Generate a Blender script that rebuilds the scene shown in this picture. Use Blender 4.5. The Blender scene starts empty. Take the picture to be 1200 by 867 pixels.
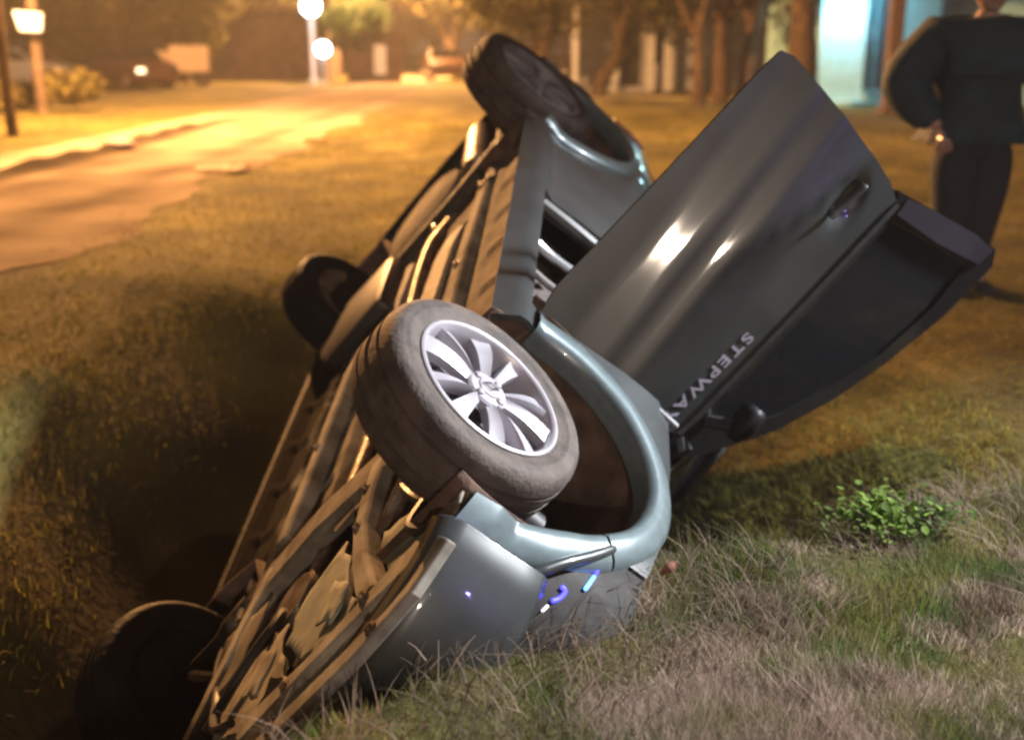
import bpy, bmesh, math, random
import numpy as np
from mathutils import Matrix, Vector
from mathutils.geometry import delaunay_2d_cdt

random.seed(7); rng = np.random.default_rng(7)
S = bpy.context.scene
COL = S.collection
R_ = math.radians

# ------------------------------------------------------------------ camera
HC, PITCH = 1.35, math.atan(373.5 / 1330.0)
cam = bpy.data.cameras.new('camera'); camo = bpy.data.objects.new('camera', cam); COL.objects.link(camo)
cam.sensor_width = 36; cam.lens = 36 * 1330 / 1200.0
camo.location = (0, 0, HC); camo.rotation_euler = (math.pi / 2 - PITCH, 0, 0)
cam.clip_start = .05; cam.clip_end = 3000
cam.dof.use_dof = True; cam.dof.focus_distance = 2.75; cam.dof.aperture_fstop = 1.7
S.camera = camo

# ------------------------------------------------------------------ sky, moon, exposure
SUN_EL, SUN_AZ = R_(18), R_(160)
w = bpy.data.worlds.new('World'); S.world = w; w.use_nodes = True
nt = w.node_tree; nt.nodes.clear()
out = nt.nodes.new('ShaderNodeOutputWorld'); bg = nt.nodes.new('ShaderNodeBackground')
sky = nt.nodes.new('ShaderNodeTexSky'); sky.sky_type = 'NISHITA'; sky.sun_disc = False
sky.sun_elevation = SUN_EL; sky.sun_rotation = SUN_AZ
# night: the sky texture all but off, over the even brown glow of a town's sodium lamps
mul = nt.nodes.new('ShaderNodeMix'); mul.data_type = 'RGBA'; mul.blend_type = 'ADD'
mul.inputs['Factor'].default_value = 1.0
sc_ = nt.nodes.new('ShaderNodeMix'); sc_.data_type = 'RGBA'; sc_.blend_type = 'MULTIPLY'; sc_.inputs['Factor'].default_value = 1.0
sc_.inputs['B'].default_value = (.004, .004, .004, 1)
nt.links.new(sky.outputs[0], sc_.inputs['A'])
nt.links.new(sc_.outputs['Result'], mul.inputs['A'])
mul.inputs['B'].default_value = (.92, .58, .42, 1)
nt.links.new(mul.outputs['Result'], bg.inputs['Color'])
bg.inputs['Strength'].default_value = .1
nt.links.new(bg.outputs[0], out.inputs['Surface'])
moon = bpy.data.lights.new('moon', 'SUN'); moon.energy = .02; moon.angle = R_(.5); moon.color = (1, .95, .88)
moono = bpy.data.objects.new('moon', moon); COL.objects.link(moono)
moono.rotation_euler = (math.pi / 2 - SUN_EL, 0, -SUN_AZ + math.pi)
S.view_settings.view_transform = 'Standard'; S.view_settings.look = 'None'
S.view_settings.exposure = 0.0; S.view_settings.gamma = 1.0
S.cycles.use_denoising = True
S.cycles.max_bounces = 6; S.cycles.sample_clamp_indirect = 4.0
S.cycles.pixel_filter_type = 'GAUSSIAN'; S.cycles.filter_width = 2.8

SODIUM = (1.0, .47, .16)
def point_light(name, loc, power, color, radius=.15):
    l = bpy.data.lights.new(name, 'POINT'); l.energy = power; l.color = color; l.shadow_soft_size = radius
    o = bpy.data.objects.new(name, l); o.location = loc; COL.objects.link(o); return o

# ------------------------------------------------------------------ materials
MATS = {}
def mat(name, color, rough=.6, metal=0.0, var=.25, scale=8.0, bump=0.0, bscale=None, coat=0.0, spec=.5,
        color2=None, detail=6.0, emit=None, estr=0.0, attr=None, trans=0.0, coords='Object', translucent=0.0):
    m = bpy.data.materials.new(name); m.use_nodes = True
    n = m.node_tree; b = n.nodes['Principled BSDF']; L = n.links.new
    b.inputs['Roughness'].default_value = rough; b.inputs['Metallic'].default_value = metal
    b.inputs['Coat Weight'].default_value = coat; b.inputs['Coat Roughness'].default_value = .06
    b.inputs['Specular IOR Level'].default_value = spec
    tc = n.nodes.new('ShaderNodeTexCoord')
    nz = n.nodes.new('ShaderNodeTexNoise'); nz.inputs['Scale'].default_value = scale; nz.inputs['Detail'].default_value = detail
    L(tc.outputs[coords], nz.inputs['Vector'])
    ramp = n.nodes.new('ShaderNodeValToRGB')
    c2 = color2 if color2 else tuple(c * (1 - var) for c in color)
    c1 = color if color2 else tuple(min(1, c * (1 + var)) for c in color)
    ramp.color_ramp.elements[0].position = .36; ramp.color_ramp.elements[1].position = .64
    ramp.color_ramp.elements[0].color = (*c2, 1); ramp.color_ramp.elements[1].color = (*c1, 1)
    L(nz.outputs['Fac'], ramp.inputs['Fac'])
    colout = ramp.outputs['Color']
    if attr:
        a = n.nodes.new('ShaderNodeAttribute'); a.attribute_name = attr
        mx = n.nodes.new('ShaderNodeMix'); mx.data_type = 'RGBA'; mx.blend_type = 'MULTIPLY'; mx.inputs['Factor'].default_value = 1
        L(a.outputs['Color'], mx.inputs['A']); L(colout, mx.inputs['B']); colout = mx.outputs['Result']
    L(colout, b.inputs['Base Color'])
    if bump:
        nb = n.nodes.new('ShaderNodeTexNoise'); nb.inputs['Scale'].default_value = bscale or scale * 3; nb.inputs['Detail'].default_value = 5
        L(tc.outputs[coords], nb.inputs['Vector'])
        bp = n.nodes.new('ShaderNodeBump'); bp.inputs['Strength'].default_value = bump; bp.inputs['Distance'].default_value = .02
        L(nb.outputs['Fac'], bp.inputs['Height']); L(bp.outputs[0], b.inputs['Normal'])
    if emit:
        b.inputs['Emission Color'].default_value = (*emit, 1); b.inputs['Emission Strength'].default_value = estr
    if trans: b.inputs['Transmission Weight'].default_value = trans
    if translucent:
        tr = n.nodes.new('ShaderNodeBsdfTranslucent'); L(colout, tr.inputs['Color']); ms = n.nodes.new('ShaderNodeMixShader'); ms.inputs['Fac'].default_value = translucent
        L(b.outputs[0], ms.inputs[1]); L(tr.outputs[0], ms.inputs[2]); L(ms.outputs[0], n.nodes['Material Output'].inputs['Surface'])
    MATS[name] = m
    return m

PAINT = mat('graphite_paint', (.036, .041, .043), rough=.38, metal=.25, var=.16, scale=5, coat=.8, bump=.015, bscale=300)
DOORP = PAINT
TRIMG = mat('arch_plastic', (.115, .150, .160), rough=.34, metal=.3, var=.10, scale=30, coat=.45)
BLACKP = mat('black_plastic', (.018, .018, .019), rough=.45, var=.3, scale=30)
GLOSSB = mat('gloss_black', (.012, .012, .014), rough=.12, var=.1, coat=.5)
RUBBER = mat('tyre_rubber', (.062, .047, .039), rough=.78, var=.35, scale=14, bump=.25, bscale=90)
ALLOY = mat('alloy_silver', (.36, .345, .38), rough=.34, metal=.35, var=.07, scale=10)
ALLOYD = mat('alloy_dark', (.10, .095, .10), rough=.55, metal=.3, var=.3, scale=14)  # darker alloy for the brake disc
DIMRIM = mat('dim_rim', (.20, .20, .21), rough=.6, metal=.2, var=.25, scale=12)  # dimmer copy of the alloy; weak light on the rear wheel painted in
CHROME = mat('chrome', (.8, .8, .82), rough=.15, metal=1.0, var=.03)
LINER = mat('liner_felt', (.095, .058, .042), rough=.95, var=.45, scale=9, bump=.3)
UNDER = mat('underseal', (.23, .20, .16), rough=.88, var=.0, color2=(.085, .068, .052), scale=9, bump=.08, bscale=40, spec=.25)
UNDERL = mat('underbody_panel', (.33, .31, .265), rough=.85, color2=(.13, .115, .092), scale=8, bump=.08, bscale=36, spec=.25)
UNDERD = mat('engine_dark', (.045, .038, .033), rough=.6, var=.5, scale=12, bump=.3)
STEEL = mat('rusty_steel', (.30, .26, .22), rough=.42, metal=.7, color2=(.12, .075, .05), scale=16, bump=.2)
ALUM = mat('heat_shield', (.36, .33, .28), rough=.7, metal=.2, var=.2, scale=18, bump=.35, bscale=40)
PLATE = mat('grey_green_tray', (.27, .29, .25), rough=.8, color2=(.16, .17, .145), scale=11, spec=.25, bump=.08, bscale=40)
DIMWHEEL = mat('dim_wheel', (.12, .085, .055), rough=.9, var=.4, scale=18, bump=.4)  # brown for the low rear wheel, its shade put into the colour
GLASS = mat('tinted_glass', (.008, .009, .012), rough=.06, var=.05, spec=.35)
LENS = mat('headlamp_lens', (.022, .020, .018), rough=.55, var=.4, scale=18, coat=.0, spec=.08)
BLUEL = mat('blue_glow', (.02, .03, .5), rough=.2, emit=(.06, .05, 1.0), estr=4.0)
BLUEW = mat('blue_white_glow', (.1, .3, .8), rough=.2, emit=(.10, .32, 1.0), estr=4.0)
INTER = mat('cabin_trim', (.10, .085, .08), rough=.7, var=.3, scale=12)
FABRIC = mat('seat_fabric', (.07, .055, .052), rough=.95, var=.3, scale=60, bump=.3)
PILLARC = mat('pillar_film', (.028, .025, .034), rough=.28, var=.08, coat=.5)
DECAL = mat('silver_lettering', (.30, .28, .34), rough=.45, var=.1, metal=.2)
AMBER = mat('amber_lens', (.75, .30, .05), rough=.2, var=.1, coat=.6)
REDL = mat('red_lens', (.35, .02, .02), rough=.2, var=.1, coat=.6)

def add_shade(m, thr=.38):  # blackens the left half of the underbody: shade put into the colour
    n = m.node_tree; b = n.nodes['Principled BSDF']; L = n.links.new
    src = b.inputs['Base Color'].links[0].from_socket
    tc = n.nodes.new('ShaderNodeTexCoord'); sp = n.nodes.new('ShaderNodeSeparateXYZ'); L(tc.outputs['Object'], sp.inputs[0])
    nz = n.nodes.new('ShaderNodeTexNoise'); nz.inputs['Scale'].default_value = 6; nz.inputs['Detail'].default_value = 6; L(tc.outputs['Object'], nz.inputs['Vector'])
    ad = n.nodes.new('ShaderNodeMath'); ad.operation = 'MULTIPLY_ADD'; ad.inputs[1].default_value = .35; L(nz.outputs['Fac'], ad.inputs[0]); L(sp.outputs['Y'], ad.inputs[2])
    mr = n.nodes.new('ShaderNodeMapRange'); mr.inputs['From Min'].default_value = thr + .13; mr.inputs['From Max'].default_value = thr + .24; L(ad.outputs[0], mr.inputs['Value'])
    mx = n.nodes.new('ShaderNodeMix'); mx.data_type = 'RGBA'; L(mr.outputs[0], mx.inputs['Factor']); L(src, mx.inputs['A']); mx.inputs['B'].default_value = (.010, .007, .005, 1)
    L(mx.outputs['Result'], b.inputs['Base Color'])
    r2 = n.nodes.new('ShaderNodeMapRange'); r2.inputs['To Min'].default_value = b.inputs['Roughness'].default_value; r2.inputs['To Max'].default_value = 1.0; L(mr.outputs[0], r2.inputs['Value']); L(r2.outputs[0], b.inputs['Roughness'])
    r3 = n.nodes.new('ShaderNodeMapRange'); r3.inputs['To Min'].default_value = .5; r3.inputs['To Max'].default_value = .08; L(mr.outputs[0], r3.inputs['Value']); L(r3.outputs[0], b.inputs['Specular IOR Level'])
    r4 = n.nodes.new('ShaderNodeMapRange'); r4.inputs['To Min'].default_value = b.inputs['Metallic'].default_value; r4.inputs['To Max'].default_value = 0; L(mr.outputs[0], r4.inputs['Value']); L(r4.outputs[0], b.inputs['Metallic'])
for m_ in (UNDER, UNDERL, STEEL, PLATE, UNDERD, ALUM): add_shade(m_)
DITCHSHADE = mat('ditch_shade', (.006, .0045, .004), spec=.08, rough=.6, var=.4, scale=12, bump=.3)  # near-black for left-hand parts down in the ditch; shade painted in
# ------------------------------------------------------------------ mesh helpers
def link(name, me, m=None, parent=None, smooth=True):
    if m is not None:
        for q in (m if isinstance(m, (list, tuple)) else [m]): me.materials.append(q)
    if smooth is True: me.polygons.foreach_set('use_smooth', [True] * len(me.polygons))
    o = bpy.data.objects.new(name, me); COL.objects.link(o)
    if parent is not None: o.parent = parent
    return o

def from_np(name, V, F, m=None, parent=None, smooth=True):
    me = bpy.data.meshes.new(name)
    V = np.asarray(V, dtype=np.float32); F = np.asarray(F, dtype=np.int32)
    me.vertices.add(len(V)); me.vertices.foreach_set('co', V.ravel())
    k = F.shape[1]
    me.loops.add(F.size); me.loops.foreach_set('vertex_index', F.ravel())
    me.polygons.add(len(F)); me.polygons.foreach_set('loop_start', np.arange(0, F.size, k, dtype=np.int32))
    me.polygons.foreach_set('loop_total', np.full(len(F), k, dtype=np.int32))
    me.update(calc_edges=True); me.validate()
    return link(name, me, m, parent, smooth)

def bm_obj(name, bm, m=None, parent=None, smooth=False, bevel=0.0, seg=2, auto=35):
    bmesh.ops.recalc_face_normals(bm, faces=bm.faces[:])
    me = bpy.data.meshes.new(name); bm.to_mesh(me); bm.free()
    o = link(name, me, m, parent, smooth)
    if bevel:
        b = o.modifiers.new('bevel', 'BEVEL'); b.width = bevel; b.segments = seg; b.limit_method = 'ANGLE'; b.angle_limit = R_(30)
    if smooth and auto:
        es = o.modifiers.new('split', 'EDGE_SPLIT'); es.split_angle = R_(auto)
    return o

def box(bm, c, s, rot=None):
    r = bmesh.ops.create_cube(bm, size=1.0)
    M = Matrix.Translation(Vector(c)) @ (rot.to_4x4() if rot is not None else Matrix.Identity(4)) @ Matrix.Diagonal((*s, 1))
    bmesh.ops.transform(bm, matrix=M, verts=r['verts']); return r['verts']

def tube(bm, pts, rad, n=10, cap=True, squash=1.0):
    pts = [Vector(p) for p in pts]
    rads = rad if isinstance(rad, (list, tuple)) else [rad] * len(pts)
    rings = []; prev = None
    for i, p in enumerate(pts):
        t = (pts[min(i + 1, len(pts) - 1)] - pts[max(i - 1, 0)]).normalized()
        if prev is None:
            u = t.orthogonal().normalized()
        else:
            u = (prev - t * prev.dot(t)).normalized()
        prev = u; v = t.cross(u)
        rings.append([bm.verts.new(p + (u * math.cos(2 * math.pi * k / n) + v * math.sin(2 * math.pi * k / n) * squash) * rads[i]) for k in range(n)])
    for a, b in zip(rings, rings[1:]):
        for k in range(n): bm.faces.new((a[k], a[(k + 1) % n], b[(k + 1) % n], b[k]))
    if cap:
        bm.faces.new(rings[0][::-1]); bm.faces.new(rings[-1])

def smooth_path(pts, n=6):
    P = [Vector(p) for p in pts]; o = []
    for i in range(len(P) - 1):
        p0, p1, p2, p3 = P[max(i - 1, 0)], P[i], P[i + 1], P[min(i + 2, len(P) - 1)]
        for k in range(n):
            t = k / n
            o.append(.5 * ((2 * p1) + (p2 - p0) * t + (2 * p0 - 5 * p1 + 4 * p2 - p3) * t * t + (3 * p1 - p0 - 3 * p2 + p3) * t ** 3))
    o.append(P[-1]); return o

def lathe(bm, prof, n=48, axis='y', a0=0, a1=2 * math.pi, c=(0, 0, 0)):
    """prof: list of (r, h) revolved about the axis through c."""
    full = abs(a1 - a0 - 2 * math.pi) < 1e-6
    K = n if full else n + 1
    cols = []
    for k in range(K):
        a = a0 + (a1 - a0) * k / n
        col = []
        for r, h in prof:
            if axis == 'y': p = (c[0] + r * math.cos(a), c[1] + h, c[2] + r * math.sin(a))
            else: p = (c[0] + r * math.cos(a), c[1] + r * math.sin(a), c[2] + h)
            col.append(bm.verts.new(p))
        cols.append(col)
    for k in range(K if full else K - 1):
        a, b = cols[k], cols[(k + 1) % K]
        for i in range(len(prof) - 1): bm.faces.new((a[i], b[i], b[i + 1], a[i + 1]))

def prism(bm, poly, z0, z1):
    """poly in xy extruded z0..z1"""
    a = [bm.verts.new((x, y, z0)) for x, y in poly]; b = [bm.verts.new((x, y, z1)) for x, y in poly]
    n = len(poly)
    bm.faces.new(a); bm.faces.new(b[::-1])
    for i in range(n): bm.faces.new((a[i], a[(i + 1) % n], b[(i + 1) % n], b[i]))

def cdt_panel(poly, step, holes=()):
    """triangulated flat polygon with an inner grid of points: (verts2d, tris)"""
    def dens(p):
        o = []
        for i in range(len(p)):
            a, b = np.array(p[i], float), np.array(p[(i + 1) % len(p)], float)
            k = max(1, int(np.linalg.norm(b - a) / step))
            for j in range(k): o.append(a + (b - a) * j / k)
        return o
    loops = [dens(poly)] + [dens(h) for h in holes]
    pts = []; faces = []
    for l in loops:
        faces.append(list(range(len(pts), len(pts) + len(l)))); pts += [Vector((p[0], p[1])) for p in l]
    edges = [(f[i], f[(i + 1) % len(f)]) for f in faces for i in range(len(f))]
    A = np.array(poly)
    allp = np.array([[p.x, p.y] for p in pts])
    for x in np.arange(A[:, 0].min() + step / 2, A[:, 0].max(), step):
        for y in np.arange(A[:, 1].min() + step / 2, A[:, 1].max(), step):
            if ((allp - (x, y)) ** 2).sum(1).min() > (step * .5) ** 2: pts.append(Vector((x, y)))
    v, e, f, *_ = delaunay_2d_cdt(pts, edges, [faces[0]] if not holes else [], 0 if holes else 1, 1e-5)
    v = np.array([[q.x, q.y] for q in v])
    if holes:
        def inside(P, poly):
            x, y = P; c = False; n = len(poly)
            for i in range(n):
                (x1, y1), (x2, y2) = poly[i], poly[i - 1]
                if (y1 > y) != (y2 > y) and x < (x2 - x1) * (y - y1) / (y2 - y1) + x1: c = not c
            return c
        f = [t for t in f if len(t) == 3 and inside(v[list(t)].mean(0), poly) and not any(inside(v[list(t)].mean(0), h) for h in holes)]
    return v, [tuple(t) for t in f]

def tag(o, label=None, cat=None, group=None, kind=None):
    if label: o['label'] = label
    if cat: o['category'] = cat
    if group: o['group'] = group
    if kind: o['kind'] = kind
    return o
def empty(name, loc=(0, 0, 0), rz=0, label=None, cat=None, group=None):
    o = bpy.data.objects.new(name, None); COL.objects.link(o); o.location = loc; o.rotation_euler = (0, 0, rz)
    o.empty_display_size = .2
    return tag(o, label, cat, group)
def copy_tree(o, parent=None):
    c = o.copy(); COL.objects.link(c)
    if parent is not None: c.parent = parent
    for ch in [x for x in bpy.data.objects if x.parent == o]: copy_tree(ch, c)
    return c

# ------------------------------------------------------------------ terrain
def sstep(a, b, x):
    t = np.clip((x - a) / (b - a), 0, 1); return t * t * (3 - 2 * t)
_ph = rng.uniform(0, 6.28, (10, 3)); _fr = rng.uniform(.6, 3.2, 10); _an = rng.uniform(0, 6.28, 10)
def relief(x, y):
    z = np.zeros_like(x)
    for i in range(10):
        z += np.sin((x * math.cos(_an[i]) + y * math.sin(_an[i])) * _fr[i] + _ph[i, 0]) / (1 + _fr[i])
    return z / 4
def crest(x):
    return np.where(x > -.4, np.interp(x, [-.4, 0, .6, 1.0, 1.6, 2.6], [1.98, 2.33, 2.76, 3.02, 3.20, 3.5]), 1.96 + 2.4 * (x + .4))
def ground_z(x, y):
    x = np.asarray(x, float); y = np.asarray(y, float)
    D = np.interp(y, [-30, 2.6, 4.9, 5.8, 7, 9, 11.5], [1.3, 1.3, 1.18, .70, .26, .08, 0])
    wig = .12 * np.sin(y * 1.3) + .06 * np.sin(y * 3.1 + 1)
    X = x + wig
    prof = np.interp(X, [-2.6, -2.2, -1.85, -1.25, -.95, .0, .2, .62, .95, 1.5, 2.2], [0, .04, .30, .90, 1, 1, .96, .70, .48, .20, 0])
    z = -D * prof
    # the earth bank the camera stands on closes the ditch
    d = (y - crest(x) - .06 * np.sin(x * 5)) * .829    # >0 beyond the crest
    bank = np.where(d < 0, .02 + .06 * np.exp(-(d / .25) ** 2), .08 - 1.5 * np.clip(d, 0, 5) ** 1.05)
    z = np.maximum(z, bank * (x < 4) + z * (x >= 4))
    off = sstep(-3.0, -2.4, x)
    z = z + .035 * relief(x * 1.7, y * 1.7) * off + .02 * relief(x * 5, y * 5) * off
    far = sstep(30, 200, np.abs(y)); z = z * (1 - far)
    return z

def axis(lo, hi, step, far, grow=1.22):
    a = list(np.arange(lo, hi + 1e-6, step)); s = step; p = hi
    while p < far: s *= grow; p += s; a.append(p)
    s = step; p = lo; b = []
    while p > -far: s *= grow; p -= s; b.append(p)
    return np.array(b[::-1] + a)
gx, gy = axis(-4.2, 4.2, .06, 700), axis(.6, 11, .07, 900)
X, Y = np.meshgrid(gx, gy); Z = ground_z(X, Y)
nx, ny = len(gx), len(gy)
idx = np.arange(nx * ny).reshape(ny, nx)
Fq = np.stack([idx[:-1, :-1], idx[:-1, 1:], idx[1:, 1:], idx[1:, :-1]], -1).reshape(-1, 4)
GROUND = mat('turf_soil', (.17, .14, .036), color2=(.075, .062, .020), rough=.95, scale=1.4, detail=10, bump=.8, bscale=22, spec=.2, attr='tint')
gatt = np.clip((Z.ravel() + .62) / .45, 0, 1)[:, None]; gatt = gatt * np.array([[1, 1, 1]]) + (1 - gatt) * np.array([[.30, .24, .22]]); gatt = gatt * (1 - .62 * ((Y.ravel() - crest(X.ravel())) * .829 < .25) * (Y.ravel() < 4.2))[:, None]; gatt = gatt * np.clip(1 + .75 * relief(X.ravel() * 4, Y.ravel() * 4) + .6 * relief(X.ravel() * 1.3 + 9, Y.ravel() * 1.3), .35, 1.7)[:, None]   # darker low in the ditch: wet mud, with the shade there painted in
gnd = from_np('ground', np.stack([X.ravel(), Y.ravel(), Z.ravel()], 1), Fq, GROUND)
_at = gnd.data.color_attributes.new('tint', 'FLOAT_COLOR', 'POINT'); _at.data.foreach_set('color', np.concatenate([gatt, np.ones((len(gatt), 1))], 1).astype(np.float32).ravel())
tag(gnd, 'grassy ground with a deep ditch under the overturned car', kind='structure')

# dirt road along the left
ROAD = mat('damp_dirt_road', (.36, .285, .20), color2=(.21, .16, .11), rough=1.0, scale=.9, detail=9, bump=.6, bscale=9, spec=.03, attr='tint')
_nd = ROAD.node_tree
rx = np.linspace(-6.75, -3.1, 40); ry = np.concatenate([np.arange(-6, 34, .12), np.geomspace(34, 420, 60)])
RX, RY = np.meshgrid(rx, ry)
edge = .16 * np.sin(RY * .9) + .10 * np.sin(RY * 2.3 + 1) + .05 * np.sin(RY * 6.1) + .10 * relief(RY * 3.3, RY * 5.1)
RXe = RX + edge * np.exp(-((RX + 3.1) / .5) ** 2)
rz = .012 + .10 * np.exp(-((RX + 5.72 + .05 * np.sin(RY * .7)) / .16) ** 2) * (1 + .5 * np.sin(RY * 3.3) * np.sin(RY * 1.1)) * sstep(26, 20, RY)
rz += -.0 + .012 * relief(RX * 3, RY * 2) + .015 * np.sin((RX + 3.1) / 3.6 * math.pi)
rz = np.maximum(rz, .006)
rt = 1 - .85 * np.exp(-((RX + 5.72 + .05 * np.sin(RY * .7)) / .34) ** 4) * sstep(27, 20, RY) + .35 * np.exp(-((RX + 6.15) / .2) ** 2) * sstep(24, 17, RY)
rt = rt * (1 - .30 * np.exp(-((RX + 3.95 + .06 * np.sin(RY)) / .22) ** 2) - .25 * np.exp(-((RX + 5.05 + .05 * np.sin(RY * 1.4)) / .25) ** 2) + .35 * relief(RX * 2.2, RY * .8) + .25 * relief(RX * 5, RY * 2.5))
rt = np.clip(rt, .08, 1.6)
ridx = np.arange(rx.size * ry.size).reshape(ry.size, rx.size)
rf = np.stack([ridx[:-1, :-1], ridx[:-1, 1:], ridx[1:, 1:], ridx[1:, :-1]], -1).reshape(-1, 4)
rdo = from_np('dirt_road', np.stack([RXe.ravel(), RY.ravel(), rz.ravel()], 1), rf, ROAD)
_at = rdo.data.color_attributes.new('tint', 'FLOAT_COLOR', 'POINT'); _at.data.foreach_set('color', np.concatenate([np.repeat(rt.ravel()[:, None], 3, 1), np.ones((rt.size, 1))], 1).astype(np.float32).ravel())
tag(rdo,
    'damp rutted dirt road running away along the left', kind='structure')
WATER = mat('puddle_water', (.05, .04, .03), rough=.10, var=.1, bump=.12, bscale=5, spec=.6)
def puddle(x, y, lx, ly, z=.05):
    bm = bmesh.new(); n = 40; ph = random.random() * 6
    c = [bm.verts.new((x + lx * math.cos(t) * (1 + .2 * math.sin(3 * t + ph)), y + ly * math.sin(t) * (1 + .16 * math.sin(2 * t + ph)), z)) for t in [2 * math.pi * k / n for k in range(n)]]
    bm.faces.new(c); o = bm_obj('puddle', bm, WATER); tag(o, kind='structure')

# ------------------------------------------------------------------ the crashed car
MC = np.array([[-.0704, -.6347, .7695], [-.5189, -.6355, -.5717], [.8519, -.4396, -.2846]])
u_, s_, v_ = np.linalg.svd(MC); MC = u_ @ v_
WP = np.array([1.295, -.83, .316]); TC = np.array([-.0547, -.0435, -2.8926])
CW = np.array([[1, 0, 0], [0, math.sin(PITCH), -math.cos(PITCH)], [0, math.cos(PITCH), math.sin(PITCH)]])
RW = CW @ MC; TW = CW @ (TC - MC @ WP) + np.array([0, 0, HC])
CAR = Matrix([[*RW[0], TW[0]], [*RW[1], TW[1]], [*RW[2], TW[2]], [0, 0, 0, 1]])
car = empty('car', label='dark grey hatchback tipped nose down on its side in the ditch', cat='car')
car.matrix_world = CAR

def halfw(x, z):
    p = np.interp(x, [-2.1, -2.0, -1.8, -1.3, 0, 1.25, 1.55, 1.72, 1.84, 1.94, 2.02], [.60, .70, .785, .825, .838, .838, .828, .80, .745, .66, .55])
    f = np.interp(z, [.28, .33, .37, .40, .46, .60, .80, .92, 1.0, 1.08, 1.25, 1.5, 1.62], [-.07, -.035, -.004, 0, -.022, -.010, 0, -.004, -.02, -.055, -.12, -.23, -.30])
    return p + f
def side_panel(name, poly, m, step=.045, thick=.02, off=0.0, side=-1, parent=car, holes=()):
    v, f = cdt_panel(poly, step, holes)
    V = np.stack([v[:, 0], side * (halfw(v[:, 0], v[:, 1]) + off), v[:, 1]], 1)
    o = from_np(name, V, np.array(f), m, parent)
    bm = bmesh.new(); bm.from_mesh(o.data); bmesh.ops.recalc_face_normals(bm, faces=bm.faces[:])
    if sum(q.normal.y * side for q in bm.faces) < 0: bmesh.ops.reverse_faces(bm, faces=bm.faces[:])
    bm.to_mesh(o.data); bm.free()
    s = o.modifiers.new('solid', 'SOLIDIFY'); s.thickness = thick; s.offset = -1
    e = o.modifiers.new('split', 'EDGE_SPLIT'); e.split_angle = R_(40)
    return o
def arc(cx, cz, r, a0, a1, n=18):
    return [(cx + r * math.cos(a0 + (a1 - a0) * k / n), cz + r * math.sin(a0 + (a1 - a0) * k / n)) for k in range(n + 1)]
FA, RA = (1.26, .45), (-1.30, .45)           # arch centres
AR = .42
for side in (-1, 1):
    # fender: from the door gap over the arch to the headlamp
    poly = [(.725, .40)] + arc(FA[0], FA[1], AR, R_(187), R_(42))[0:] + [(1.595, .745), (1.595, .855), (1.40, .915), (1.05, .965), (.80, .975), (.725, .93)]
    side_panel('front_fender', poly, PAINT, side=side)
    # sill; the left one has the shade of the ditch painted on
    side_panel('sill', [(-.90, .30), (.86, .30), (.86, .405), (-.90, .405)], PAINT if side < 0 else DITCHSHADE, side=side, step=.03, off=.006)
    # rear door and quarter
    poly = [(-.17, .412), (-.13, .70), (-.16, 1.05), (-1.16, 1.07), (-1.14, .90)] + arc(RA[0], RA[1], AR, R_(62), R_(0), 8) + [(-.89, .412)]
    side_panel('rear_door', poly, PAINT, side=side)
    poly = [(-1.17, 1.07), (-1.15, .905)] + arc(RA[0], RA[1], AR, R_(64), R_(180), 16) + [(-1.74, .40), (-1.93, .42), (-1.95, .75), (-1.93, .98), (-1.80, 1.10)]
    side_panel('rear_quarter', poly, PAINT, side=side)
    # greenhouse sides
    poly = [(-.17, 1.075), (-1.55, 1.09), (-1.25, 1.42), (-.90, 1.50), (-.22, 1.53)]
    gl = [(-.30, 1.10), (-1.20, 1.11), (-1.02, 1.40), (-.32, 1.47)]
    side_panel('window_surround', poly, BLACKP, side=side, holes=(gl,))
    side_panel('side_window', gl, GLASS, side=side, off=-.012, thick=.006)
    side_panel('pillar', [(.72, 1.08), (.80, 1.08), (.18, 1.50), (-.2, 1.56), (-.9, 1.53), (-1.35, 1.42), (-1.70, 1.10), (-1.63, 1.09), (-1.28, 1.39), (-.90, 1.49), (-.2, 1.52), (.14, 1.46)], PAINT, side=side, step=.05)
    side_panel('centre_pillar', [(-.20, .41), (-.08, .41), (-.06, .8), (-.10, 1.07), (-.24, 1.52), (-.32, 1.52), (-.20, 1.07), (-.16, .8)], PAINT, side=side, off=-.02)
# left front door, closed
poly = [(.715, .43), (-.12, .412), (-.10, .70), (-.13, 1.06), (.715, 1.075)]
side_panel('front_door', poly, PAINT, side=1)
side_panel('front_window', [(-.13, 1.08), (-.2, 1.50), (.14, 1.46), (.68, 1.085)], GLASS, side=1, off=-.02, thick=.006)

# wheel-arch flares (moulded plastic lips that curl round each opening)
def flare(c, a0, a1, r0, r1, side=-1, n=40, name='arch_trim'):
    bm = bmesh.new(); rows = []
    for k in range(n + 1):
        a = a0 + (a1 - a0) * k / n
        ri = r0(a) if callable(r0) else r0; ro = r1(a) if callable(r1) else r1
        row = []
        for t, lift in ((0, -.055), (0.0, -.012), (.06, .016), (.2, .028), (.5, .026), (.8, .016), (.95, .006), (1.0, -.015)):
            r = ri + (ro - ri) * t
            x, z = c[0] + r * math.cos(a), c[1] + r * math.sin(a)
            row.append(bm.verts.new((x, side * (float(halfw(x, max(z, .40))) + lift), z)))
        rows.append(row)
    for p, q in zip(rows, rows[1:]):
        for i in range(len(p) - 1): bm.faces.new((p[i], q[i], q[i + 1], p[i + 1]))
    return bm_obj(name, bm, TRIMG, car, smooth=True, auto=50)
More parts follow.
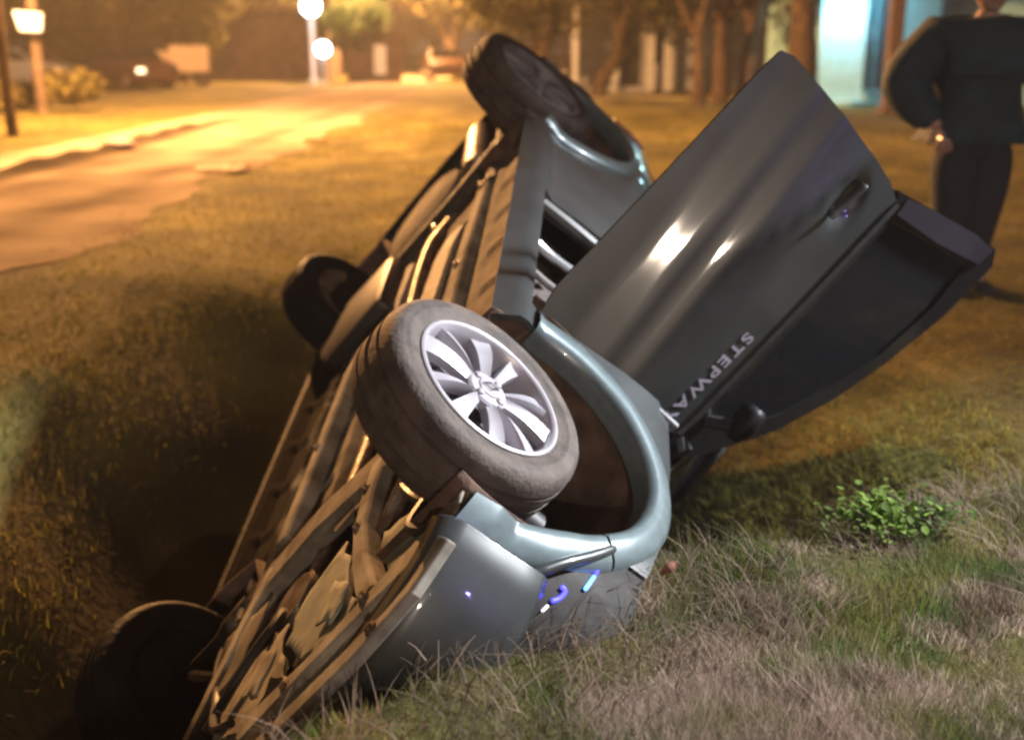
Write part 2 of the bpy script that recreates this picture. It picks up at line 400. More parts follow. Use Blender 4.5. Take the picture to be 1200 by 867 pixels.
for side in (-1, 1):
    # front flare in two mouldings with a joint on the fender-to-bumper line
    flare(FA, R_(182), R_(38.6), lambda a: .405 - .02 * max(0, math.cos(a)), lambda a: .50 + .03 * max(0, -math.cos(a)) - .02 * max(0, math.cos(a)), side)
    flare(FA, R_(37.4), R_(-15), lambda a: .39 + .12 * max(0, .4 - a) ** 1.5, lambda a: .487 + .14 * max(0, .4 - a) ** 1.3, side)
    flare(RA, R_(196), R_(-10), .405, .49, side)

# wheel-arch liners
for cx in (FA[0], RA[0]):
    for side in (-1, 1):
        bm = bmesh.new()
        r = .43 if cx > 0 else .425
        prof = [(r, side * .81), (r + .01, side * .70), (r, side * .58), (r - .015, side * .46), (r * .6, side * .44), (.02, side * .43)]
        lathe(bm, prof, 36, 'y', R_(-22), R_(202), (cx, 0, FA[1]))
        o = bm_obj('wheel_arch_liner', bm, LINER, car, smooth=True)
        s = o.modifiers.new('solid', 'SOLIDIFY'); s.thickness = .006

# bumpers: a plan curve swept through a vertical profile
def bumper(name, plan, prof, m, sgn=1):
    pts = smooth_path([(x, y, 0) for x, y in plan], 8)
    bm = bmesh.new(); rows = []
    for i, p in enumerate(pts):
        t = (pts[min(i + 1, len(pts) - 1)] - pts[max(i - 1, 0)]).normalized(); nrm = Vector((t.y, -t.x, 0)) * sgn
        rows.append([bm.verts.new((p + nrm * o_) + Vector((0, 0, z))) for z, o_ in prof])
    for a, b in zip(rows, rows[1:]):
        for i in range(len(prof) - 1): bm.faces.new((a[i], b[i], b[i + 1], a[i + 1]))
    o = bm_obj(name, bm, m, car, smooth=True, auto=45)
    s = o.modifiers.new('solid', 'SOLIDIFY'); s.thickness = .012; s.offset = 0
    return o
plan = [(1.785, -.785), (1.85, -.752), (1.94, -.67), (2.02, -.52), (2.07, -.27), (2.085, 0), (2.07, .27), (2.02, .52), (1.94, .67), (1.85, .752), (1.785, .785)]
bumper('front_bumper', plan, [(.285, -.06), (.29, -.03), (.305, -.008), (.34, .004), (.44, 0), (.50, .003), (.555, .002), (.575, -.008)], PAINT)
planr = [(-1.72, -.80), (-1.83, -.78), (-1.95, -.70), (-2.03, -.45), (-2.06, 0), (-2.03, .45), (-1.95, .70), (-1.83, .78), (-1.72, .80)]
bumper('rear_bumper', planr, [(.33, -.06), (.36, -.01), (.45, 0), (.60, .01), (.66, 0), (.68, -.03)], PAINT, sgn=-1)
# grille, number-plate recess and upper nose
bm = bmesh.new()
for z in (.58, .62, .66, .70):
    tube(bm, smooth_path([(1.93, -.50, z), (1.99, -.25, z), (2.01, 0, z), (1.99, .25, z), (1.93, .50, z)], 4), .014, 6)
bm_obj('grille', bm, BLACKP, car)
bm = bmesh.new(); box(bm, (1.88, 0, .62), (.10, 1.20, .30)); bm_obj('radiator', bm, UNDERD, car, bevel=.01)
# hood
def grid_surf(name, xs, ys, fz, m, thick=.015):
    V = [(x(y) if callable(x) else x, y, fz(i / (len(xs) - 1), y)) for i, x in enumerate(xs) for y in ys]
    n = len(ys); F = [(i * n + j, i * n + j + 1, (i + 1) * n + j + 1, (i + 1) * n + j) for i in range(len(xs) - 1) for j in range(n - 1)]
    o = from_np(name, V, F, m, car); s = o.modifiers.new('solid', 'SOLIDIFY'); s.thickness = thick; s.offset = 0
    return o
ys = np.linspace(-.72, .72, 17)
grid_surf('hood', [(lambda y, t=t: 1.02 + (.93 - .16 * (abs(y) / .72) ** 2.4) * t - .0) for t in np.linspace(0, 1, 10)], ys,
          lambda t, y: 1.045 - .06 * t - .18 * t ** 3 - .06 * (abs(y) / .72) ** 3 + .012 * (abs(y) < .4), PAINT)
grid_surf('windscreen', [(lambda y, t=t: .98 - .82 * t - .12 * (abs(y) / .7) ** 2) for t in np.linspace(0, 1, 8)], ys * .93,
          lambda t, y: 1.10 + .47 * t - .05 * (abs(y) / .7) ** 2, GLASS, .006)
grid_surf('roof', np.linspace(.18, -1.55, 12), np.linspace(-.60, .60, 15),
          lambda t, y: 1.565 + .05 * math.sin(math.pi * min(1, t * 1.1)) - .06 * t - .05 * (abs(y) / .6) ** 3, PAINT)
grid_surf('tailgate', [(lambda y, t=t: -1.56 - .42 * t - .02 * t * t + .05 * (abs(y) / .7) ** 3) for t in np.linspace(0, 1, 10)], np.linspace(-.66, .66, 15),
          lambda t, y: 1.50 - .82 * t, PAINT)
# headlamps, set flush between flare, bumper and hood
for side in (-1, 1):
    hl = side_panel('headlight', [(1.602, .75), (1.68, .665), (1.735, .585), (1.80, .568), (1.90, .575), (1.97, .62), (1.985, .70), (1.93, .765), (1.80, .815), (1.66, .845), (1.602, .852)], LENS, side=side, off=-.006, thick=.03, step=.03)
    def on_side(x, z, o_=.0): return (x, side * (float(halfw(x, z)) + o_), z)
    bm = bmesh.new()
    tube(bm, smooth_path([on_side(1.815, .44, .004), on_side(1.782, .53, .008), on_side(1.72, .605, .012), on_side(1.655, .675, .016), on_side(1.60, .725, .014), on_side(1.55, .765, .004)], 6), [.008] * 8 + [.015] * 17 + [.012] * 6, 12)
    bm_obj('lamp_surround', bm, PAINT, car, smooth=True)
    if side < 0:  # thin emissive streaks along the headlamp surface
        bm = bmesh.new(); tube(bm, smooth_path([on_side(1.615, .728), on_side(1.655, .712), on_side(1.69, .700)], 3), .0042, 8); bm_obj('glow_streak', bm, BLUEL, hl)
        bm = bmesh.new(); tube(bm, [on_side(1.69, .700), on_side(1.735, .684)], .0050, 8); bm_obj('glow_streak', bm, BLUEW, hl)
        bm = bmesh.new(); tube(bm, smooth_path([on_side(1.760, .625), on_side(1.765, .638), on_side(1.785, .630), on_side(1.80, .615)], 3), .0055, 8); bm_obj('glow_streak', bm, BLUEL, hl)
        bm = bmesh.new(); tube(bm, [on_side(1.815, .608), on_side(1.832, .600)], .0035, 8); bm_obj('glow_streak', bm, mat('white_glow', (.8, .8, .9), emit=(.8, .7, 1), estr=2), hl)
# ---- wheels
def make_wheel():
    root = bpy.data.objects.new('wheel', None); COL.objects.link(root); root.parent = car; root.empty_display_size = .1
    R = .316
    bm = bmesh.new()
    prof = [(.205, .085), (.215, .092), (.232, .097), (.252, .103), (.256, .1065), (.262, .107), (.266, .1045), (.278, .106), (.292, .101), (.303, .090), (.3105, .074), (.3135, .055),
            (.3145, .050), (.307, .047), (.307, .041), (.3155, .038), (.316, .012), (.308, .009), (.308, -.009), (.316, -.012), (.3155, -.038),
            (.307, -.041), (.307, -.047), (.3145, -.050), (.3135, -.055), (.3105, -.074), (.303, -.090), (.292, -.101), (.278, -.106), (.255, -.104), (.232, -.097), (.215, -.092), (.205, -.085)]
    lathe(bm, [(r, -h) for r, h in prof], 96)
    bm_obj('tyre', bm, RUBBER, root, smooth=True, auto=60)
    bm = bmesh.new()
    # outer face is -y ; barrel then lip
    lathe(bm, [(.222, -.088), (.222, -.100), (.217, -.1035), (.211, -.102), (.206, -.094), (.198, -.070), (.190, -.02), (.187, .05), (.200, .088)], 72)
    rim = bm_obj('rim', bm, ALLOY, root, smooth=True, auto=50)
    bm = bmesh.new(); lathe(bm, [(.187, .045), (.12, .04), (.03, .03), (.001, .03)], 36)
    lathe(bm, [(.135, .0), (.135, -.012), (.05, -.015), (.05, .0)], 36)
    bm_obj('brake_disc', bm, ALLOYD, root, smooth=True)
    # five V-pairs of blades
    def blade(a_in, a_out, w_in, w_out, lean):
        bm = bmesh.new(); rows = []
        for k in range(7):
            t = k / 6; r = .040 + (.206 - .040) * t
            a = a_in + (a_out - a_in) * (t ** 1.15); w = w_in + (w_out - w_in) * t ** 1.1
            d = -.076 - .014 * math.sin(math.pi * t * .9) + .002 * t
            ca, sa = math.cos(a), math.sin(a)
            def P(s, h): return bm.verts.new((r * ca - s * sa, h, r * sa + s * ca))
            rows.append([P(-w, d + .030), P(-w, d + .004), P(-w * .72, d - .004 - lean * .006), P(w * .1, d - .001), P(w * .72, d - .004 + lean * .006), P(w, d + .004), P(w, d + .030)])
        for p, q in zip(rows, rows[1:]):
            for i in range(6): bm.faces.new((p[i], p[i + 1], q[i + 1], q[i]))
            bm.faces.new((p[6], p[0], q[0], q[6]))
        bm.faces.new(rows[0]); bm.faces.new(rows[-1][::-1])
        return bm
    for k in range(5):
        a = R_(90 + 72 * k)
        for s in (-1, 1):
            b = blade(a + s * R_(15), a + s * R_(16.5), .0105, .033 if s > 0 else .026, s)
            bm_obj('spoke', b, ALLOY, rim, smooth=True, auto=40)
    bm = bmesh.new(); lathe(bm, [(.062, -.060), (.062, -.082), (.056, -.088), (.034, -.089), (.031, -.093), (.001, -.0935)], 36)
    hub = bm_obj('hub_cap', bm, ALLOY, rim, smooth=True, auto=30)
    bm = bmesh.new()                    # lozenge badge ring
    def loz(k, y): return [bm.verts.new((k * .6, y, 0)), bm.verts.new((0, y, k)), bm.verts.new((-k * .6, y, 0)), bm.verts.new((0, y, -k))]
    A, B, C_, D_ = loz(.029, -.0925), loz(.027, -.099), loz(.016, -.099), loz(.015, -.0925)
    for p, q in ((A, B), (B, C_), (C_, D_)):
        for i in range(4): bm.faces.new((p[i], p[(i + 1) % 4], q[(i + 1) % 4], q[i]))
    bm_obj('emblem', bm, CHROME, rim)
    for k in range(4):
        a = R_(45 + 90 * k); bm = bmesh.new()
        lathe(bm, [(.011, -.085), (.011, -.094), (.006, -.097), (.001, -.097)], 8, c=(.045 * math.cos(a), 0, .045 * math.sin(a)))
        bm_obj('wheel_bolt', bm, ALLOY, rim)
    return root
wh = make_wheel(); wh.location = (1.295, -.735, .316); wh.rotation_euler = (0, R_(-14), 0)
for x, y, ry_, flip in ((-1.295, -.735, 31, 0), (1.295, .735, 10, 1), (-1.295, .735, 50, 1)):
    c = copy_tree(wh, car)
    if flip:                                   # the two low wheels take darker materials, the ditch shade painted in
        for q in [c] + list(c.children_recursive):
            for sl in q.material_slots: sl.link = 'OBJECT'; sl.material = DITCHSHADE if x > 0 else (DITCHSHADE if q.name.startswith('tyre') else DIMWHEEL)
    else:
        for q in list(c.children_recursive):
            for sl in q.material_slots:
                if sl.material == ALLOY: sl.link = 'OBJECT'; sl.material = DIMRIM
    c.location = (x, y, .316); c.rotation_euler = (0, R_(ry_), math.pi if flip else 0)

# ---- open front door : local u (from hinge), w outward, z
DA = R_(68); HG = Vector((.715, -.80, 0))
du = Vector((-math.cos(DA), -math.sin(DA), 0)); dn = Vector((math.sin(DA), -math.cos(DA), 0))
DM = Matrix(((du.x, dn.x, 0, HG.x), (du.y, dn.y, 0, HG.y), (0, 0, 1, 0), (0, 0, 0, 1)))
def door_out(u, z):
    zc = .70 + .29 * u                                    # rising crease
    o = np.interp(z, [.44, .52, .61, .71, .76, .83, .96, 1.06, 1.16, 1.56], [-.064, -.052, -.039, -.011, -.006, .013, .004, -.022, -.044, -.135])
    o = o + .019 * np.exp(-np.abs(z - zc) / .075) * sstep(.34, .8, u)
    o = o - .030 * np.exp(-(((u - .87) / .075) ** 2 + ((z - 1.015) / .038) ** 2) ** 2)     # handle recess
    return o - .012 * (u - .5) ** 2
def door_mesh(name, poly, m, step=.03, thick=.03, off=0, holes=(), parent=None, extra=None):
    v, f = cdt_panel(poly, step, holes)
    wv = door_out(v[:, 0], v[:, 1]) + off
    V = np.stack([v[:, 0], wv, v[:, 1]], 1)
    V = np.array([DM @ Vector(p) for p in V])
    o = from_np(name, V, np.array(f), m, parent or car)
    bm = bmesh.new(); bm.from_mesh(o.data); bmesh.ops.recalc_face_normals(bm, faces=bm.faces[:])
    if sum(q.normal.dot(dn) for q in bm.faces) < 0: bmesh.ops.reverse_faces(bm, faces=bm.faces[:])
    bm.to_mesh(o.data); bm.free()
    if thick:
        s = o.modifiers.new('solid', 'SOLIDIFY'); s.thickness = thick; s.offset = -1
        e = o.modifiers.new('split', 'EDGE_SPLIT'); e.split_angle = R_(50)
    return o
skin = [(.0, .475), (.12, .462), (.5, .50), (1.0, .545), (1.085, .558), (1.098, .60), (1.07, .75), (1.03, .95), (1.012, 1.10), (.985, 1.165), (.5, 1.12), (.05, 1.075), (-.03, 1.06), (-.03, .8)]
door = door_mesh('front_door', skin, [PAINT, mat('door_edge_shade', (.010, .010, .010), rough=1.0, spec=.0)], step=.026, thick=.03)  # rim painted black to stand for a door edge left unlit
door.modifiers['solid'].material_offset_rim = 1
tag(door, 'front door swung wide open with silver lettering below the window')
fr = [(-.02, 1.083), (.05, 1.088), (.5, 1.135), (.985, 1.178), (1.012, 1.15), (1.05, 1.30), (1.10, 1.52), (1.11, 1.61), (1.06, 1.64), (.83, 1.615), (.58, 1.555), (.38, 1.48), (.18, 1.375), (-.02, 1.21), (-.10, 1.115)]
gp = [(.11, 1.13), (.5, 1.165), (.93, 1.203), (.975, 1.40), (.995, 1.56), (.82, 1.562), (.60, 1.515), (.41, 1.44), (.23, 1.345), (.11, 1.24)]
wf = door_mesh('window_frame', fr, GLOSSB, step=.03, thick=.035, holes=(gp,), parent=door)
door_mesh('window', gp, GLASS, step=.05, thick=.006, off=-.012, parent=door)
door_mesh('belt_strip', [(-.02, 1.062), (.05, 1.077), (.5, 1.122), (.98, 1.167), (.978, 1.186), (.5, 1.142), (.05, 1.097), (-.02, 1.083)], BLACKP, step=.04, thick=.01, off=.010, parent=door)
# pillar cover at the rear of the window frame
door_mesh('pillar_cover', [(.955, 1.20), (1.015, 1.195), (1.048, 1.30), (1.098, 1.51), (1.10, 1.60), (1.035, 1.59), (.985, 1.40)], PILLARC, step=.03, thick=.006, off=.008, parent=door)
def DP(u, wv, z): return DM @ Vector((u, wv, z))
bm = bmesh.new()           # handle
def hp(u, z, o_): return DP(u, float(door_out(np.array(u), np.array(z))) + o_, z)
tube(bm, smooth_path([hp(.80, .998, .018), hp(.84, 1.006, .034), hp(.90, 1.018, .036), hp(.945, 1.028, .018)], 5), [.012] + [.015] * 14 + [.011], 10, squash=.7)
bm_obj('door_handle', bm, PAINT, door, smooth=True)
# mirror
bm = bmesh.new()
rows = []
for k, (a_, s1) in enumerate(((0, .35), (.03, .85), (.07, 1.0), (.11, .95), (.13, .70))):
    rows.append([bm.verts.new(DP(.13 + (a_ - .06) * 1.0, .06 + .055 * s1 * math.cos(t), 1.19 + .042 * s1 * math.sin(t))) for t in [2 * math.pi * j / 14 for j in range(14)]])
for p, q in zip(rows, rows[1:]):
    for i in range(14): bm.faces.new((p[i], p[(i + 1) % 14], q[(i + 1) % 14], q[i]))
bm.faces.new(rows[0]); bm.faces.new(rows[-1][::-1])
mir = bm_obj('mirror', bm, mat('mirror_shell', (.006, .006, .007), rough=.5, spec=.15), door, smooth=True, auto=60)
bm = bmesh.new(); tube(bm, [DP(.07, -.03, 1.13), DP(.11, .05, 1.17)], .022, 8); bm_obj('mirror_arm', bm, BLACKP, mir)
# inner trim
door_mesh('door_trim', [(.05, .55), (.95, .62), (.98, .9), (.93, 1.12), (.05, 1.05)], INTER, step=.06, thick=.03, off=-.115, parent=door)
# hinges
for z in (.60, .92):
    bm = bmesh.new(); tube(bm, [HG + Vector((-.02, .05, z - .03)), HG + Vector((-.02, .05, z + .03))], .016, 8)
    box(bm, HG + Vector((.02, .06, z)), (.09, .02, .05)); bm_obj('door_hinge', bm, PAINT, car)
# added pale strip standing for the highlight on the fender edge
bm = bmesh.new(); box(bm, (.775, -float(halfw(.775, .97)) - .004, .97), (.022, .014, .085), Matrix.Rotation(R_(12), 3, 'Y')); bm_obj('edge_highlight', bm, mat('highlight_strip', (.16, .16, .18), rough=.55, spec=.2), car, bevel=.006)
# lettering
tx = bpy.data.curves.new('lettering', 'FONT'); tx.body = 'STEPWAY'; tx.size = .052; tx.offset = .0011; tx.extrude = .0012; tx.space_character = 1.25; tx.align_x = 'LEFT'
to = bpy.data.objects.new('lettering', tx); COL.objects.link(to)
bpy.context.view_layer.update()
dg = bpy.context.evaluated_depsgraph_get()
tm = bpy.data.meshes.new_from_object(to.evaluated_get(dg)); bpy.data.objects.remove(to)
co = np.array([v.co for v in tm.vertices]); wid = co[:, 0].max() - co[:, 0].min()
sx = .385 / wid
for v in tm.vertices:      # reads from the rear of the door (u large) towards the hinge
    u = .368 - (v.co.x - co[:, 0].min()) * sx; z = .978 + .135 * (u + .04) + v.co.y * 1.05
    v.co = DM @ Vector((u, float(door_out(np.array(u), np.array(z))) + .0022 + v.co.z, z))
link('lettering', tm, DECAL, door, smooth=False)

# ---- cabin seen through the open doorway
bm = bmesh.new(); box(bm, (-.05, 0, 1.0), (1.3, 1.30, .02)); bm.free()
bm = bmesh.new(); box(bm, (-.22, -.10, .95), (.10, 1.1, 1.0)); bm_obj('bulkhead', bm, FABRIC, car, bevel=.03)
for sy in (-.38, .38):
    bm = bmesh.new(); box(bm, (.12, sy, .58), (.52, .48, .16)); box(bm, (-.12, sy, .98), (.14, .48, .70), Matrix.Rotation(R_(-14), 3, 'Y'))
    box(bm, (-.20, sy, 1.40), (.09, .26, .16), Matrix.Rotation(R_(-14), 3, 'Y'))
    bm_obj('seat', bm, FABRIC, car, bevel=.05, seg=3, smooth=True)
bm = bmesh.new(); box(bm, (.80, 0, .92), (.30, 1.36, .30)); bm_obj('dashboard', bm, INTER, car, bevel=.05, seg=3)
bm = bmesh.new(); box(bm, (.15, 0, .415), (1.6, 1.48, .02)); bm_obj('cabin_floor', bm, LINER, car)
SILV = mat('sill_guard', (.55, .56, .58), rough=.25, metal=.6, var=.1)
for x0, r0, m_ in ((.14, .030, SILV), (.36, .026, INTER), (.55, .04, INTER)):
    bm = bmesh.new(); tube(bm, smooth_path([(x0 + .02, -.775, .42), (x0 + .01, -.765, .50), (x0 - .03, -.75, .57), (x0 - .09, -.73, .625)], 5), r0 * .55, 8)
    bm_obj('seat_side_trim', bm, m_, car, smooth=True)
bm = bmesh.new(); tube(bm, smooth_path([(.60, -.765, .44), (.63, -.77, .54), (.66, -.76, .70)], 4), .045, 8); bm_obj('door_seal', bm, LINER, car, smooth=True)
bm = bmesh.new(); tube(bm, smooth_path([(-.10, -.80, .42), (-.09, -.805, .58), (-.085, -.80, .80), (-.11, -.78, 1.05)], 4), .028, 8); bm_obj('door_seal', bm, BLACKP, car, smooth=True)

# ---- underbody
xs = np.linspace(-2.0, 1.0, 151); ysu = np.linspace(-.80, .80, 129)
UX, UY = np.meshgrid(xs, ysu, indexing='ij'); a = np.abs(UY)
uz = np.interp(a, [0, .08, .13, .17, .52, .56, .60, .70, .735, .755, .80], [.47, .465, .44, .372, .365, .35, .362, .362, .335, .315, .325])
rib = (np.abs(((UX + UY * .35) % .30) - .15) < .022) & (a > .60) & (a < .735)
uz = uz - rib * .012
rib2 = (np.abs((UX % .42) - .21) < .03) & (a > .20) & (a < .50); uz = uz + rib2 * .015
rear = sstep(-.85, -1.05, UX); uz = uz * (1 - rear) + (.50 + .03 * np.sin(UX * 14)) * rear * (a < .9)
front = sstep(.72, .95, UX); uz = uz * (1 - front) + (.52) * front
ui = np.arange(xs.size * ysu.size).reshape(xs.size, ysu.size)
uf = np.stack([ui[:-1, :-1], ui[1:, :-1], ui[1:, 1:], ui[:-1, 1:]], -1).reshape(-1, 4)
# keep the wheel housings free
cen = np.stack([UX[:-1, :-1].ravel() + .01, UY[:-1, :-1].ravel()], 1)
keep = ~((np.hypot(cen[:, 0] + 1.30, 0) < .42) & (np.abs(cen[:, 1]) > .46)) & ~((cen[:, 0] > .84) & (np.abs(cen[:, 1]) > .46))
fl = from_np('floor_pan', np.stack([UX.ravel(), UY.ravel(), uz.ravel()], 1), uf[keep], UNDER, car)
e = fl.modifiers.new('split', 'EDGE_SPLIT'); e.split_angle = R_(35)

def ub(name, m, bev=.012, smooth=True):
    return lambda bm: bm_obj(name, bm, m, car, smooth=smooth, bevel=bev, auto=40)
def beam(name, pts, wd, ht, m, seg=5):
    """flattened pressed-steel beam along pts"""
    P = [Vector(p) for p in pts] if len(pts) > 2 else [Vector(p).lerp(Vector(q), k / 4) for p, q in [pts] for k in range(5)]
    rj = np.random.default_rng(len(pts) * 7 + int(abs(pts[0][0]) * 100)); P = [p + Vector(rj.normal(0, .0018, 3)) for p in P]
    bm = bmesh.new(); rows = []
    for i, p in enumerate(P):
        t = (P[min(i + 1, len(P) - 1)] - P[max(i - 1, 0)]); t.z = 0; t.normalize(); s = Vector((-t.y, t.x, 0))
        wv = wd(i / (len(P) - 1)) if callable(wd) else wd
        rows.append([bm.verts.new(p + s * a_ * wv + Vector((0, 0, b_ * ht))) for a_, b_ in ((-.5, 1), (-.5, .2), (-.36, 0), (.36, 0), (.5, .2), (.5, 1))])
    for p, q in zip(rows, rows[1:]):
        for i in range(6): bm.faces.new((p[i], p[(i + 1) % 6], q[(i + 1) % 6], q[i]))
    bm.faces.new(rows[0]); bm.faces.new(rows[-1][::-1])
    return bm_obj(name, bm, m, car, smooth=False, bevel=.004)
# longitudinal members
for s in (-1, 1):
    beam('chassis_rail', [(1.0, s * .43, .34), (.55, s * .44, .318), (.0, s * .45, .318), (-.75, s * .47, .33)], .085, .06, UNDERL)
beam('floor_rail', [(.92, .30, .30), (.4, .285, .305), (-.1, .27, .305), (-.35, .26, .32)], .075, .06, UNDERL)
# exhaust, heat shield, muffler
bm = bmesh.new(); tube(bm, smooth_path([(1.35, .05, .36), (1.0, .02, .37), (.5, 0, .385), (-.2, .0, .385), (-.8, -.05, .36), (-1.1, -.14, .40), (-1.45, -.20, .44)], 8), .028, 12); bm_obj('exhaust_pipe', bm, STEEL, car, smooth=True)
bm = bmesh.new(); tube(bm, [(.48, 0, .385), (.44, 0, .38), (.10, 0, .38), (.06, 0, .385)], [.03, .075, .075, .03], 14, squash=.7); bm_obj('catalyst', bm, STEEL, car, smooth=True, auto=40)
bm = bmesh.new(); tube(bm, [(-1.42, -.22, .44), (-1.46, -.22, .44), (-1.94, -.20, .42), (-1.98, -.20, .42)], [.05, .13, .13, .05], 18, squash=.75); bm_obj('muffler', bm, STEEL, car, smooth=True, auto=40)
bm = bmesh.new(); tube(bm, smooth_path([(-1.96, -.20, .40), (-2.05, -.19, .38), (-2.12, -.19, .35)], 4), .026, 10, cap=False); bm_obj('tailpipe', bm, STEEL, car, smooth=True)
beam('heat_shield', [(.30, -.20, .345), (-.1, -.22, .335), (-.45, -.25, .335), (-.62, -.27, .35)], .13, .03, ALUM)
beam('heat_shield', [(-.10, .13, .35), (-.5, .12, .335), (-.85, .11, .34)], .11, .05, ALUM)
# fuel tank, spare-wheel well
bm = bmesh.new(); prism(bm, [(-.45, .10), (-.92, .12), (-.98, .50), (-.60, .62), (-.42, .50)], .26, .40); ub('fuel_tank', BLACKP, .03)(bm)
bm = bmesh.new(); lathe(bm, [(.001, .34), (.24, .34), (.285, .36), (.30, .42), (.30, .52)], 32, 'z', c=(-1.62, .18, 0)); bm_obj('spare_wheel_well', bm, UNDER, car, smooth=True, auto=40)
# rear axle
bm = bmesh.new(); tube(bm, [(-1.16, -.56, .36), (-1.14, -.2, .37), (-1.14, .2, .37), (-1.16, .56, .36)], .045, 12); bm_obj('rear_axle', bm, UNDERD, car, smooth=True)
for s in (-1, 1):
    bm = bmesh.new(); tube(bm, smooth_path([(-.78, s * .50, .38), (-1.05, s * .55, .36), (-1.295, s * .60, .316)], 4), [.05] * 4 + [.045] * 4 + [.06], 10); bm_obj('trailing_arm', bm, UNDERD, car, smooth=True)
    bm = bmesh.new(); tube(bm, [(-1.30, s * .50, .36), (-1.34, s * .48, .62)], .032, 10); bm_obj('shock_absorber', bm, STEEL, car, smooth=True)
    bm = bmesh.new()
    tube(bm, [(-1.12 + .055 * math.cos(t), s * .46 + .055 * math.sin(t), .37 + .006 * t) for t in np.linspace(0, 31, 90)], .008, 6); bm_obj('coil_spring', bm, BLACKP, car, smooth=True)
    bm = bmesh.new(); tube(bm, [(-1.295, s * .56, .316), (-1.295, s * .70, .316)], .10, 16); bm_obj('brake_drum', bm, STEEL, car, smooth=True)
# engine bay from below
bm = bmesh.new(); box(bm, (1.42, 0, .60), (1.0, .94, .06)); bm_obj('engine_bay', bm, UNDERD, car)
bm = bmesh.new(); box(bm, (1.45, .05, .46), (.42, .34, .20)); box(bm, (1.42, .32, .47), (.34, .24, .2)); box(bm, (1.40, -.16, .44), (.26, .14, .14)); ub('engine', UNDERD, .03)(bm)
bm = bmesh.new(); lathe(bm, [(.001, .33), (.09, .33), (.10, .35), (.10, .45)], 20, 'z', c=(1.33, .10, 0)); bm_obj('oil_sump', bm, STEEL, car, smooth=True, auto=40)
beam('subframe', [(1.12, -.58, .33), (1.10, -.35, .30), (1.08, 0, .29), (1.10, .35, .30), (1.12, .58, .33)], .16, .06, UNDER)
beam('subframe_arm', [(1.02, -.29, .305), (1.25, -.315, .285), (1.45, -.345, .28), (1.62, -.40, .28), (1.80, -.47, .285)], lambda t: .075 - .02 * math.sin(t * 3.1), .06, UNDERL)
beam('subframe_arm', [(1.02, .29, .305), (1.25, .315, .29), (1.45, .345, .285), (1.62, .40, .285), (1.80, .47, .285)], .07, .06, UNDERL)
beam('front_crossmember', [(1.78, -.66, .30), (1.86, -.52, .275), (1.91, -.30, .27), (1.925, 0, .27), (1.91, .30, .27), (1.86, .52, .275)], lambda t: .085 + .03 * math.cos(t * 9), .05, UNDERL)
beam('bumper_beam', [(1.84, -.765, .297), (1.93, -.665, .285), (2.0, -.50, .278), (2.04, -.25, .272), (2.05, 0, .272), (2.03, .25, .272)], .070, .03, UNDERL)
for s in (-1, 1):
    bm = bmesh.new(); tube(bm, smooth_path([(1.12, s * .40, .33), (1.22, s * .50, .31), (1.295, s * .62, .29)], 4), [.045] * 4 + [.032] * 4 + [.028], 10); tube(bm, smooth_path([(1.45, s * .38, .34), (1.38, s * .5, .31), (1.30, s * .62, .29)], 4), .026, 8)
    bm_obj('control_arm', bm, STEEL, car, smooth=True)
    bm = bmesh.new(); tube(bm, [(1.30, s * .20, .40), (1.295, s * .66, .316)], .018, 10); bm_obj('drive_shaft', bm, STEEL, car, smooth=True)
    bm = bmesh.new(); tube(bm, [(1.30, s * .58, .36), (1.28, s * .54, .70)], .05, 12); bm_obj('suspension_strut', bm, BLACKP, car, smooth=True)
# crumpled undertray plates: sheets with dents, each a pressed panel
def plate(name, poly, z, m, dent=.02, seed=0, thick=.006, slope=(0, 0)):
    r = np.random.default_rng(seed); jag = []
    for k in range(len(poly)):                   # torn, uneven edges
        p0, p1 = np.array(poly[k]), np.array(poly[(k + 1) % len(poly)])
        for t_ in (0, .35, .7): jag.append(tuple(p0 + (p1 - p0) * t_ + r.normal(0, .009, 2)))
    v, f = cdt_panel(jag, .03)
    ph = r.uniform(0, 6, 6)
    zz = z + .22 * dent * (np.sin(v[:, 0] * 17 + ph[0]) * np.sin(v[:, 1] * 13 + ph[1]) + .6 * np.sin(v[:, 0] * 31 + v[:, 1] * 22 + ph[2])) + (v[:, 0] - v[:, 0].mean()) * slope[0] + (v[:, 1] - v[:, 1].mean()) * slope[1]
    o = from_np(name, np.stack([v[:, 0], v[:, 1], zz], 1), np.array(f), m, car)
    s = o.modifiers.new('solid', 'SOLIDIFY'); s.thickness = thick
    return o
plate('undertray', [(1.40, -.24), (1.52, -.12), (1.66, -.06), (1.80, -.20), (1.86, -.36), (1.78, -.42), (1.60, -.33)], .30, PLATE, .007, 3)
plate('undertray', [(1.52, -.43), (1.66, -.46), (1.78, -.56), (1.76, -.66), (1.68, -.68), (1.55, -.55)], .32, PLATE, .008, 4)
plate('undertray', [(1.54, .0), (1.72, -.08), (1.86, -.16), (1.90, .02), (1.86, .22), (1.72, .26), (1.58, .16)], .305, UNDERL, .016, 5)
plate('undertray', [(1.05, -.22), (1.22, -.25), (1.24, -.12), (1.10, .02), (.98, .05), (.96, -.12)], .32, UNDER, .009, 6)
plate('undertray', [(1.30, .18), (1.52, .20), (1.60, .34), (1.52, .44), (1.28, .42)], .30, UNDER, .012, 7)
plate('undertray', [(1.86, -.60), (1.96, -.42), (1.99, -.20), (1.93, -.16), (1.88, -.36), (1.80, -.56)], .295, PLATE, .006, 8)
plate('undertray', [(1.62, -.30), (1.74, -.26), (1.80, -.36), (1.70, -.40)], .285, PLATE, .005, 9)
plate('undertray', [(1.22, -.46), (1.36, -.42), (1.42, -.50), (1.34, -.60), (1.20, -.58)], .33, UNDER, .01, 10)
